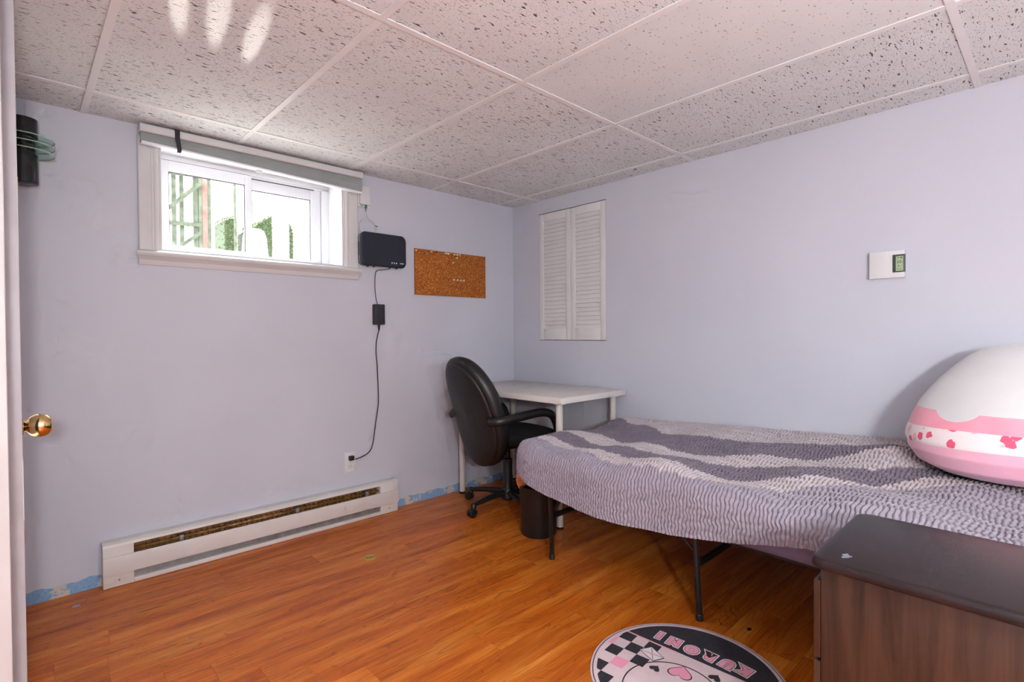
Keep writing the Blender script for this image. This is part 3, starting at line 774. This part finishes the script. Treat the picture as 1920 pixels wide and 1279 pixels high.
for i in range(nx):
    for k_ in range(5): F.append((i * 5 + k_, i * 5 + (k_ + 1) % 5, i * 5 + 5 + (k_ + 1) % 5, i * 5 + 5 + k_))
F += [tuple(range(5)), tuple(nx * 5 + k_ for k_ in range(5))]
fixn(obj('bottom_bar', V, F, M_vinyl, RB))
box('pull_tab', (-1.905, -.067, 1.968), (-1.875, -.062, 1.982), M_vinyl, RB, .001)
st = catmull([(-2.258, -.05, 2.0925), (-2.258, -.078, 2.088), (-2.257, -.0785, 2.05), (-2.253, -.080, 2.02), (-2.250, -.078, 1.995), (-2.252, -.072, 1.985)], 5)
V, F = [], []
for i, p in enumerate(st):
    w = .011 - .003 * i / len(st); V += [(p.x - w, p.y, p.z), (p.x + w, p.y, p.z), (p.x + w, p.y + .002, p.z), (p.x - w, p.y + .002, p.z)]
for i in range(len(st) - 1):
    for k_ in range(4): F.append((i * 4 + k_, i * 4 + (k_ + 1) % 4, i * 4 + 4 + (k_ + 1) % 4, i * 4 + 4 + k_))
F += [(0, 1, 2, 3), tuple((len(st) - 1) * 4 + k_ for k_ in range(4))]
so = fixn(obj('strap', V, F, simple('black_webbing', lin(48, 48, 54), .8))); tag(so, 'short black strap hanging over the blind headrail', 'strap')

# ------------------------------------------------------------------ router, fibre jack, cables, adapter, outlet
RT = thing('wifi_router', 'black rounded router box hung on the wall beside the window', 'router', (-1.16, -.035, 1.53))
P = rrect(.315, .205, .035, 8)
def rounded_box(cx, cz, y0, y1, P, ed=.008):
    V, F = [], []; n = len(P); lay = [(y1, 1.0), (y0 + ed, 1.0), (y0 + ed * .3, 1 - .018), (y0, 1 - .05)]
    for y, k_ in lay: V += [(cx + p[0] * k_, y, cz + p[1] * (1 - (1 - k_) * 1.4)) for p in P]
    for i in range(len(lay) - 1):
        for j in range(n): F.append((i * n + j, i * n + (j + 1) % n, (i + 1) * n + (j + 1) % n, (i + 1) * n + j))
    F += [tuple(range(n)), tuple(3 * n + j for j in range(n))[::-1]]
    return V, F
M_rt = simple('router_plastic', lin(27, 32, 46), .5, var=.1, bump=.1)
v, f = rounded_box(-1.160, 1.640, -.062, -.048, P); fixn(obj('front_cover', v, f, M_rt, RT, True, sharp=40))
v, f = rounded_box(-1.163, 1.640, -.047, -.010, rrect(.306, .196, .034, 8), .002); fixn(obj('rear_case', v, f, simple('grey_router_case', lin(118, 120, 126), .5), RT, True, sharp=40))
for i in range(9): box('vent_slot', (-1.3172, -.040, 1.60 + i * .009), (-1.3155, -.018, 1.604 + i * .009), M_dark, RT)
for x in (-1.26, -1.22, -1.11, -1.06):
    v, f = lathem([(.006, 0), (.006, -.010), (0, -.010)], 10, (x, -.035, 1.543)); obj('foot', v, f, M_dark, RT)
M_mark = simple('white_print', lin(225, 228, 235), .5)
for x in (-1.108, -1.092, -1.077):
    v, f = lathem([(.0045, -.0622), (.0045, -.0618)], 12, (x, 0, 1.566), 'y'); obj('status_icon', v, f, M_mark, RT)
for i, w in enumerate((.0022, .005, .005, .005, .003)):
    x = -1.052 + i * .0062; box('logo_mark', (x, -.0622, 1.563), (x + w, -.0617, 1.5685 + .002 * (i in (1, 4))), M_mark, RT)
JK = thing('fibre_wall_jack', 'small white wall box with two ports beside the window casing', 'wall jack', (-1.27, 0, 1.90))
box('base_plate', (-1.309, -.010, 1.897), (-1.232, -.0005, 2.026), M_white, JK, .002); box('cover', (-1.300, -.024, 1.912), (-1.2325, -.0102, 2.024), M_white, JK, .003)
for x in (-1.290, -1.281): box('port', (x, -.0108, 1.901), (x + .006, -.0098, 1.907), M_rubber, JK)
PG = thing('fibre_plug', 'green fibre plug pushed into the white wall box', 'plug', (-1.258, -.014, 1.88))
M_grn = simple('green_plastic', lin(36, 140, 86), .45)
box('plug_body', (-1.265, -.020, 1.893), (-1.252, -.0108, 1.912), M_grn, PG, .001)
v, f = tubem([(-1.2585, -.0155, 1.893), (-1.257, -.014, 1.872)], [.0042, .0022], 8); obj('strain_relief', v, f, M_grn, PG, True)
cb = [(-1.257, -.014, 1.873), (-1.243, -.012, 1.842), (-1.215, -.010, 1.822), (-1.190, -.010, 1.802), (-1.180, -.010, 1.775), (-1.186, -.010, 1.748), (-1.21, -.010, 1.728), (-1.245, -.010, 1.726), (-1.278, -.010, 1.740), (-1.294, -.010, 1.768), (-1.293, -.010, 1.800), (-1.276, -.010, 1.822), (-1.245, -.010, 1.832), (-1.210, -.008, 1.818), (-1.190, -.007, 1.79), (-1.187, -.007, 1.752), (-1.21, -.007, 1.733), (-1.25, -.007, 1.731), (-1.280, -.007, 1.752), (-1.286, -.007, 1.785), (-1.27, -.007, 1.812), (-1.24, -.007, 1.822), (-1.205, -.006, 1.806), (-1.194, -.006, 1.77), (-1.20, -.008, 1.735)]
v, f = tubem(catmull(cb, 6), .0029, 6); tag(obj('fibre_cable', v, f, simple('white_cable', lin(224, 221, 222), .5), None, True), 'coiled thin white cable running from the wall box into the router', 'cable')
v, f = tubem([(-1.198, -.004, 1.797), (-1.179, -.016, 1.790)], .0025, 6, 1.0); tag(obj('cable_tie', v, f, M_black, None, True), 'black twist tie around the coiled white cable', 'cable tie')
AD = thing('power_adapter', 'black power brick with long cord plugged into the outlet, hanging below the router', 'adapter', (-1.18, -.02, 1.18))
box('brick', (-1.2165, -.0385, 1.179), (-1.147, -.002, 1.306), simple('adapter_plastic', lin(32, 34, 44), .45), AD, .004)
v, f = lathem([(0, -.0391), (.003, -.0389), (.003, -.0380)], 10, (-1.178, 0, 1.297), 'y'); obj('indicator_led', v, f, M_grn, AD)
v, f = tubem([(-1.180, -.018, 1.180), (-1.178, -.016, 1.145)], [.008, .005], 10); obj('strain_relief', v, f, M_black, AD, True, sharp=50)
c1 = [(-1.10, -.03, 1.536), (-1.115, -.022, 1.530), (-1.150, -.014, 1.524), (-1.183, -.009, 1.516), (-1.194, -.007, 1.495), (-1.198, -.006, 1.42), (-1.193, -.008, 1.345), (-1.187, -.016, 1.307)]
v, f = tubem(catmull(c1, 6), .0022, 6); obj('output_cord', v, f, M_black, AD, True)['label'] = 'thin black cord up to the router'
c2 = [(-1.178, -.016, 1.147), (-1.187, -.010, 1.105), (-1.193, -.006, 1.06), (-1.195, -.006, 1.00), (-1.190, -.007, .94), (-1.187, -.008, .87), (-1.186, -.012, .78), (-1.188, -.016, .69), (-1.200, -.018, .62), (-1.208, -.018, .575), (-1.218, -.018, .51), (-1.228, -.019, .455), (-1.243, -.021, .412), (-1.270, -.024, .388), (-1.310, -.026, .374), (-1.352, -.028, .367)]
v, f = tubem(catmull(c2, 6), .0032, 8); obj('power_cord', v, f, M_black, AD, True)['label'] = 'long black cord down to the wall outlet'
OU = thing('wall_outlet', 'white duplex wall outlet low on the wall above the heater', 'outlet', (-1.376, 0, .29))
box('cover_plate', (-1.412, -.006, .291), (-1.340, -.0005, .411), M_white, OU, .0025)
for z in (.377, .325):
    v, f = prismm([(-1.376 + p[0], z + p[1]) for p in rrect(.034, .028, .012, 6)], -.0078, -.006, 'y'); rp = fixn(obj('receptacle', v, f, M_white, OU))
    for x in (-1.383, -1.369): box('slot', (x - .001, -.0082, z - .002), (x + .001, -.0077, z + .007), M_dark, rp)
    v, f = lathem([(.0025, -.0082), (.0025, -.0077)], 10, (-1.376, 0, z - .008), 'y'); obj('ground_hole', v, f, M_dark, rp)
v, f = lathem([(.0028, -.0072), (.0028, -.006)], 10, (-1.376, 0, .351), 'y'); obj('plate_screw', v, f, M_grey, OU)
box('plug', (-1.389, -.032, .362), (-1.358, -.0084, .390), M_black, AD, .005, 3)['label'] = 'black plug pushed into the upper socket'

# ------------------------------------------------------------------ cork board and pins
bd_ = box('cork_board', (-.907, -.012, 1.381), (-.295, -.0008, 1.687), M_cork, None, .0015); tag(bd_, 'brown frameless cork board with pins on the lavender wall', 'cork board')
def pin(x, z, c, label, group):
    o = thing('push_pin', label, 'pin', (x, -.012, z), 0, group)
    m_ = simple('pin_' + c[0], lin(*c[1]), .3)
    v, f = lathem([(.0045, 0), (.0045, -.002), (.0026, -.004), (.0026, -.008), (.005, -.010), (.005, -.013), (0, -.013)], 12, (0, 0, 0), 'y'); obj('head', v, f, m_, o, True, local=True, sharp=40)
    v, f = tubem([(0, .001, 0), (0, -.001, 0)], .0006, 5); obj('needle', v, f, M_grey, o, local=True)
C_ = {'yellow': (235, 200, 110), 'red': (206, 60, 44), 'grey': (122, 116, 104), 'green': (96, 92, 50), 'pale': (238, 222, 196), 'dull': (120, 98, 88)}
for x, z, c, lab in ((-.903, 1.672, 'yellow', 'yellow pin at the upper left corner of the cork board'), (-.881, 1.673, 'red', 'first red pin from the left in the cork board top row'), (-.859, 1.674, 'grey', 'grey-green pin between two red pins in the cork board top row'), (-.839, 1.677, 'red', 'second red pin from the left in the cork board top row'), (-.803, 1.674, 'green', 'dark green pin near the left of the cork board top row'), (-.783, 1.675, 'yellow', 'yellow pin between the dark green and the third red pin'), (-.759, 1.674, 'red', 'third red pin from the left in the cork board top row'), (-.735, 1.677, 'dull', 'dull grey pin just right of the third red pin'), (-.703, 1.675, 'dull', 'dull grey pin left of the pale pins in the top row')):
    pin(x, z, (c, C_[c]), lab, 'coloured pins along the cork board top edge')
for x, z, w in ((-.664, 1.676, 'leftmost of the left trio of pale pins'), (-.650, 1.675, 'middle one of the left trio of pale pins'), (-.638, 1.674, 'rightmost of the left trio of pale pins'), (-.587, 1.674, 'leftmost of the right trio of pale pins'), (-.561, 1.676, 'middle one of the right trio of pale pins'), (-.540, 1.677, 'rightmost of the right trio of pale pins')): pin(x, z, ('pale', C_['pale']), w + ' along the cork board top edge', 'pale pins along the cork board top edge')
pin(-.565, 1.653, ('pale', C_['pale']), 'single pale pin just under the cork board top row', 'pale pins on the cork board'); pin(-.600, 1.616, ('pale', C_['pale']), 'single pale pin alone in the upper middle of the cork board', 'pale pins on the cork board')
for x, w in ((-.592, 'leftmost'), (-.561, 'second from left'), (-.534, 'third from left'), (-.506, 'rightmost')): pin(x, 1.497, ('pale', C_['pale']), w + ' of the lower row of four pale pins on the cork board', 'row of four pale pins')

# ------------------------------------------------------------------ louvred shutters in the right wall
M_shut = simple('white_shutter_paint', lin(228, 226, 223), .45, var=.02)
def shutter(y0, y1, lab):
    s_ = thing('louvred_shutter', lab, 'shutter', (0, (y0 + y1) / 2, SZ0), 0, 'pair of louvred shutters in the wall')
    z0, z1 = SZ0 + .004, SZ1 - .006; sw = .042; xf, xb = -.003, .023
    for a, b in ((y0, y0 + sw), (y1 - sw, y1)): box('stile', (xf, a, z0), (xb, b, z1), M_shut, s_, .001)
    box('rail', (xf, y0 + sw, z0), (xb, y1 - sw, z0 + .082), M_shut, s_, .001); box('rail', (xf, y0 + sw, z1 - .055), (xb, y1 - sw, z1), M_shut, s_, .001)
    za, zb = z0 + .082, z1 - .055; n = 27; p = (zb - za) / n; me = None
    for i in range(n):
        zc = za + p * (i + .5)
        if me is None:
            c_, q = math.cos(.30), math.sin(.30); L2, tk = .0178, .0028
            poly = [(x * q * -1 - z * c_ * 0, 0) for x, z in ()]
            pts = []
            for a, b in ((-L2, -tk), (L2, -tk), (L2, tk), (-L2, tk)):      # a along the slat, b through it; lower edge towards the room
                pts.append((a * q + b * c_, a * c_ - b * q))
            w = (y1 - y0 - 2 * sw) / 2 - .0005
            V = [(x, yy, z) for yy in (-w, w) for x, z in pts]
            me = bpy.data.meshes.new('slat'); me.from_pydata(V, [], [(0, 1, 2, 3), (7, 6, 5, 4)] + [(k_, 4 + k_, 4 + (k_ + 1) % 4, (k_ + 1) % 4) for k_ in range(4)]); me.materials.append(M_shut)
        o = bpy.data.objects.new('slat', me); COL.objects.link(o); o.parent = s_; o.location = (.0062, 0, zc - SZ0)
        if i == 0: fixn(o)
ymid = (SY0 + SY1) / 2
shutter(SY0 + .003, ymid - .001, 'right half of the white louvred shutter pair in the wall'); shutter(ymid + .001, SY1 - .003, 'left half of the white louvred shutter pair near the corner')

# ------------------------------------------------------------------ thermostat
TH = thing('thermostat', 'white wall thermostat with a small green display reading 22', 'thermostat', (0, -2.42, 1.35))
box('housing', (-.024, -2.484, 1.351), (-.0006, -2.354, 1.470), M_white, TH, .0015)
box('cover', (-.026, -2.428, 1.3515), (-.0242, -2.3545, 1.4695), M_white, TH, .0008)
box('display_bezel', (-.0265, -2.4855, 1.374), (-.018, -2.4405, 1.4515), simple('charcoal_bezel', lin(70, 74, 72), .5), TH, .001)
t = NT('green_lcd'); c = t.coords(); t.color(t.ramp(t.noise(c, 40, 2), [(.3, lin(150, 172, 132)), (.7, lin(168, 188, 150))])); t.b.inputs['Roughness'].default_value = .25
t.b.inputs['Emission Color'].default_value = lin(150, 180, 140); t.b.inputs['Emission Strength'].default_value = .08
lcd = box('display', (-.0269, -2.479, 1.3795), (-.0264, -2.4525, 1.4435), t.m, TH)
M_lcdk = simple('lcd_digits', lin(34, 50, 40), .6)
def wall_text(txt, size, y, z, par):
    me = text_mesh(txt, size, .0002); me.transform(Matrix(((0, 0, -1, -.0271), (-1, 0, 0, y), (0, 1, 0, z), (0, 0, 0, 1)))); return mobj('display_digit', me, M_lcdk, par)
wall_text('22', .0155, -2.4635, 1.4185, TH); wall_text('5', .009, -2.4748, 1.4165, TH)
for y, z, w, h in ((-2.4605, 1.4365, .004, .004), (-2.472, 1.4365, .006, .005), (-2.462, 1.402, .004, .004), (-2.458, 1.391, .003, .002), (-2.466, 1.386, .020, .0012)): box('display_symbol', (-.0271, y - w / 2, z - h / 2), (-.02685, y + w / 2, z + h / 2), M_lcdk, TH)

# ------------------------------------------------------------------ wall sconce (left, partly behind the door)
SN = thing('wall_sconce', 'black cylinder wall sconce with three pale green glass discs', 'wall lamp', (-2.795, -.105, 1.72))
M_gm = simple('black_brushed_metal', lin(52, 54, 56), .32, .6, var=.15, scale=30)
def lz(name, prof, mat, par=SN, n=40): v, f = lathem(prof, n, (-2.795, -.105, 0)); return obj(name, v, f, mat, par, True, sharp=40)
lz('upper_body', [(.045, 1.985), (.048, 1.985), (.048, 1.915), (.040, 1.915)], M_gm); lz('lower_body', [(.040, 1.845), (.048, 1.845), (.048, 1.730), (.045, 1.728)], M_gm)
lz('diffuser', [(.0, 1.736), (.045, 1.736), (.045, 1.733), (0, 1.733)], simple('opal_diffuser', lin(190, 186, 170), .5))
lz('core', [(.040, 1.84), (.040, 1.92)], M_gm)
M_rim = simple('pale_disc_rim', lin(176, 196, 186), .2)
for z in (1.908, 1.880, 1.852):
  gd_ = lz('glass_disc', [(.041, z - .003), (.098, z - .003), (.099, z), (.098, z + .003), (.041, z + .003), (.041, z - .003)], glass_thin('green_disc_glass', (.80, .90, .85, 1), .10, .05), n=56)
  v, f = tubem([(-2.795 + .099 * math.cos(a), -.105 + .099 * math.sin(a), z) for a in np.linspace(0, 2 * PI, 64, endpoint=False)], .0022, 6, closed=True); obj('disc_rim', v, f, M_rim, gd_, True)
box('wall_bracket', (-2.825, -.062, 1.80), (-2.765, -.0005, 1.92), M_gm, SN, .003)

# ------------------------------------------------------------------ small things on the floor
P = [(-1.555 + .026 * math.cos(a) * (1 + .08 * math.sin(2 * a)), -.576 + .026 * math.sin(a), .0022) for a in np.linspace(.5, 2 * PI - .3, 36)]
v, f = tubem(P, .0022, 6); tag(obj('hair_tie', v, f, simple('green_elastic', lin(120, 190, 110), .6), None, True), 'thin green elastic ring lying on the laminate floor', 'hair tie')
v, f = prismm([(-2.672, -.150), (-2.650, -.156), (-2.645, -.142), (-2.662, -.136)], .0002, .0022); tag(obj('paint_chip', v, f, simple('lilac_chip', lin(176, 166, 196), .8)), 'small lilac paint chip on the floor by the heater', 'paint chip')
v, f = prismm([(-.855, -2.155), (-.840, -2.160), (-.838, -2.150), (-.848, -2.146)], .0002, .0045); tag(obj('dark_crumb', v, f, M_dark), 'tiny dark crumb on the floor near the bed leg', 'crumb')

# ------------------------------------------------------------------ round floor mat with its print (characters left out)
MX, MY, MR = -1.264, -2.122, .307
MT = thing('floor_mat', 'round pink and black floor mat with checks and bubble lettering', 'floor mat', (MX, MY, 0), math.radians(0))
M_mp = simple('pale_pink_felt', lin(228, 204, 206), .9, var=.03, scale=30); M_mk = simple('charcoal_felt', lin(52, 48, 56), .9, var=.12, scale=60); M_mpk = simple('pink_felt', lin(244, 160, 184), .85, var=.03); M_mw = simple('white_felt', lin(238, 226, 226), .9, var=.02); M_ml = simple('black_ink', lin(40, 34, 40), .85)
v, f = lathem([(0, .0004), (MR, .0004), (MR + .001, .002), (MR, .0046), (MR - .012, .0050), (0, .0050)], 96); obj('mat_base', v, f, M_mp, MT, True, local=True, sharp=60)
v, f = lathem([(MR - .0045, .0049), (MR - .0045, .0058), (MR - .0065, .0058), (MR - .0065, .0049)], 96); obj('stitched_rim', v, f, simple('mauve_stitch', lin(196, 172, 182), .9), MT, local=True)
RI = .286
def flat(name, poly, mat, z, par=MT, th=.0003):
    v, f = prismm(poly, z - th, z); return fixn(obj(name, v, f, mat, par, local=True))
def clip_circle(poly, r):                                  # keep the polygon inside the printed disc
    out = []
    for i in range(len(poly)):
        a, b = Vector(poly[i]), Vector(poly[(i + 1) % len(poly)])
        for k_ in range(8):
            p = a.lerp(b, k_ / 8); out.append(tuple(p * min(1, r / max(p.length, 1e-6))))
    res = [out[0]]
    for p in out[1:]:
        if (Vector(p) - Vector(res[-1])).length > .0012: res.append(p)
    if (Vector(res[0]) - Vector(res[-1])).length < .0012: res.pop()
    return res
seg = [(RI * math.cos(a), RI * math.sin(a)) for a in np.linspace(-math.acos(.115 / RI), math.acos(.082 / RI), 60)]
flat('black_field', seg, M_mk, .0054)
flat('pink_line', [(.074, .276), (.087, .09), (.091, .09), (.079, .276)], M_mpk, .0056)
E1, E2, S3 = Vector((.0515, .005)), Vector((-.0045, .0485)), Vector((.006, .202))
PC, PRR = Vector((-.105, -.005)), .150
for i in range(-6, 2):
    for j in range(-7, 3):
        c_ = S3 + E1 * i + E2 * j
        if (i + j) % 2 or (c_ - PC).length < PRR + .012 or j < -1 and i > -4 or c_.x > .075: continue
        c4 = [c_ + E1 * a * .5 + E2 * b * .5 for a, b in ((-1, -1), (1, -1), (1, 1), (-1, 1))]
        if min(p.length for p in c4) > RI - .008: continue
        c4 = [Vector((min(p.x, .0745 + (.27 - p.y) * .055), p.y)) for p in c4]
        pk = (i, j) in ((-2, 0), (0, 2), (-4, -2))
        flat('pink_check' if pk else 'black_check', clip_circle([tuple(p) for p in c4], RI), M_mpk if pk else M_mk, .0054)
# plain ring where the picture sits
v, f = lathem([(PRR - .004, .0048), (PRR, .0048), (PRR, .0056), (PRR - .004, .0056), (PRR - .004, .0048)], 72, (PC.x, PC.y, 0)); del f[-2:]; fixn(obj('disc_outline', v, f, M_ml, MT, local=True))
# lettering reads from the bed side
for ch, x, y, ra in (('I', .141, .178, 6), ('M', .141, .120, 6), ('O', .142, .054, 3), ('R', .150, -.008, 0), ('U', .153, -.068, -5), ('K', .159, -.124, -7)):
    for nm, off, mat, z in (('letter_outline', .0118, M_mw, .0060), ('letter_ink', .0076, M_ml, .0062), ('letter_face', .0058, M_mpk, .0064)):
        me = text_mesh(ch, .054, off, .0001)
        a = math.radians(90 + ra)
        me.transform(Matrix.Translation((x, y, z)) @ Matrix.Rotation(a, 4, 'Z') @ Matrix.Diagonal((.92, 1.0, 1, 1)))
        mobj(nm, me, mat, MT, local=True)
# envelope
E4 = [(.013, .177), (.051, .158), (.027, .103), (-.007, .118)]
ctr = Vector((sum(p[0] for p in E4) / 4, sum(p[1] for p in E4) / 4))
flat('envelope_outline', [tuple(ctr + (Vector(p) - ctr) * 1.22) for p in E4], M_ml, .0060); flat('envelope', [tuple(ctr + (Vector(p) - ctr) * 1.1) for p in E4], M_mw, .0062)
for a, b in ((E4[0], tuple(ctr)), (E4[1], tuple(ctr)), (E4[2], tuple(ctr)), (E4[3], tuple(ctr))):
    a, b = Vector(a), Vector(b); d_ = (b - a).normalized().orthogonal() * .0009
    flat('envelope_fold', [tuple(a + d_), tuple(b + d_), tuple(b - d_), tuple(a - d_)], M_ml, .0064)
def heart(cx, cy, s_, ang=0):
    return [(cx + s_ * (16 * math.sin(t_) ** 3 * math.cos(ang) - (13 * math.cos(t_) - 5 * math.cos(2 * t_) - 2 * math.cos(3 * t_) - math.cos(4 * t_)) * math.sin(ang)) / 16, cy + s_ * (16 * math.sin(t_) ** 3 * math.sin(ang) + (13 * math.cos(t_) - 5 * math.cos(2 * t_) - 2 * math.cos(3 * t_) - math.cos(4 * t_)) * math.cos(ang)) / 16) for t_ in np.linspace(0, 2 * PI, 28, endpoint=False)]
flat('small_heart', heart(ctr.x, ctr.y, .007, 1.9), M_mpk, .0066)
flat('heart_outline', heart(.0, .02, .040, 1.75), M_ml, .0060); flat('heart', heart(.0, .02, .036, 1.75), M_mpk, .0062)
for hx, hy, hs in ((-.04, .09, .018), (.055, -.07, .020), (-.02, -.07, .022)): flat('small_heart', heart(hx, hy, hs, 1.5), M_mk, .0060)

# ================================================================== OUTSIDE the window
struct(box('ground_outside', (-14, .26, 1.30), (16, 24, 1.36), simple('pale_concrete', lin(200, 198, 192), .9)), 'pale paving outside the window')
M_tim = simple('weathered_green_timber', lin(78, 88, 72), .9, var=.3, scale=18); M_pink = simple('reddish_timber', lin(128, 92, 84), .9, var=.2, scale=14)
TR = thing('timber_trellis', 'weathered timber trellis with diagonal braces outside the left pane', 'trellis', (-1.7, 2.5, 1.36))
def tb(name, a, b, w, d=.03, mat=M_tim):
    a, b = Vector(a), Vector(b); t_ = (b - a).normalized(); n_ = t_.cross(Vector((0, 1, 0))).normalized() * w / 2; dd = Vector((0, d / 2, 0))
    V = [p + q for p in (a, b) for q in (-n_ - dd, n_ - dd, n_ + dd, -n_ + dd)]
    return fixn(obj(name, V, [(0, 1, 2, 3), (4, 5, 6, 7)] + [(k_, (k_ + 1) % 4, 4 + (k_ + 1) % 4, 4 + k_) for k_ in range(4)], mat, TR))
for x, w in ((-1.790, .034), (-1.730, .030), (-1.622, .034), (-1.585, .028)): tb('post', (x, 2.5, 1.36), (x, 2.5, 2.95), w)
tb('post', (-1.545, 2.52, 1.36), (-1.545, 2.52, 2.95), .044, .05, M_pink); tb('post', (-1.505, 2.53, 1.36), (-1.505, 2.53, 2.95), .030, .04)
tb('rail', (-1.90, 2.46, 2.555), (-1.60, 2.46, 2.575), .030); tb('rail', (-1.90, 2.46, 2.115), (-1.60, 2.46, 2.125), .034)
tb('brace', (-1.84, 2.43, 2.24), (-1.59, 2.43, 2.505), .034); tb('brace', (-1.75, 2.43, 1.92), (-1.59, 2.43, 2.06), .030); tb('post', (-1.262, 2.6, 1.36), (-1.262, 2.6, 2.95), .016)
M_leafs = [simple('hedge_leaf', lin(50, 74, 38), .7, var=.35, scale=40), simple('hedge_leaf_light', lin(80, 100, 56), .7, var=.35, scale=40)]
def hedge(x0, x1, y0, y1, zt0, zt1, lab, n=900):
    h = thing('hedge', lab, 'hedge', ((x0 + x1) / 2, (y0 + y1) / 2, 1.36), 0, 'clipped hedges outside the window')
    ins = min(.03, (x1 - x0) * .1)
    V, F = join(prismm([(x0 + ins, 1.36), (x1 - ins, 1.36), (x1 - ins, zt1 - .03), (x0 + ins, zt0 - .03)], y0 + .03, y1 - .03, 'y'))
    fixn(obj('branches', V, F, M_leafs[0], h))
    V, F = [], []
    for i in range(n):
        s_ = random.random(); x = x0 + (x1 - x0) * s_; zt = zt0 + (zt1 - zt0) * s_
        w = random.random()
        if w < .75: p = Vector((x, y0 + random.uniform(0, .03), random.uniform(1.5, zt)))
        elif w < .9: p = Vector((x, random.uniform(y0, y1), zt + random.uniform(-.03, .01)))
        else: p = Vector((random.choice((x0, x1)), random.uniform(y0, y1), random.uniform(1.5, zt)))
        d_ = Vector((random.gauss(0, 1), random.gauss(0, 1), random.gauss(0, 1))).normalized(); e_ = d_.orthogonal().normalized(); s2 = random.uniform(.010, .020)
        b_ = len(V); V += [p - d_ * s2, p + e_ * s2 * .5, p + d_ * s2, p - e_ * s2 * .5]; F.append((b_, b_ + 1, b_ + 2, b_ + 3))
    o = obj('foliage', V, F, M_leafs[1], h)
hedge(-.995, -.825, 4.0, 4.5, 2.545, 2.60, 'green hedge block seen through the left window pane', 1400)
hedge(-.74, -.395, 4.0, 4.5, 2.46, 2.68, 'green hedge with a sloping top behind the white garden chair', 2200)
hedge(-.245, -.150, 4.0, 4.5, 2.70, 2.50, 'narrow green hedge end right of the white post', 900)
M_gw = simple('white_garden_plastic', lin(236, 236, 236), .5)
GP = box('garden_post', (-.915, 2.48, 1.36), (-.79, 2.56, 2.95), M_gw, None, .004); tag(GP, 'plain white post outside the right window pane', 'post')
GC = thing('garden_chair', 'white plastic garden chair outside the right window pane', 'chair', (-1.10, 2.35, 1.36))
P2 = [(-1.245, 1.66), (-.985, 1.66), (-.995, 1.90), (-1.012, 2.08), (-1.035, 2.145), (-1.075, 2.165), (-1.16, 2.165), (-1.20, 2.145), (-1.222, 2.08), (-1.238, 1.90)]
v, f = prismm(P2, 2.48, 2.505, 'y'); fixn(obj('backrest', v, f, M_gw, GC)); box('seat', (-1.25, 2.10, 1.64), (-.98, 2.50, 1.67), M_gw, GC, .008)
for x in (-1.235, -.995):
    for y in (2.115, 2.485): box('leg', (x - .012, y - .012, 1.36), (x + .012, y + .012, 1.64), M_gw, GC, .003)
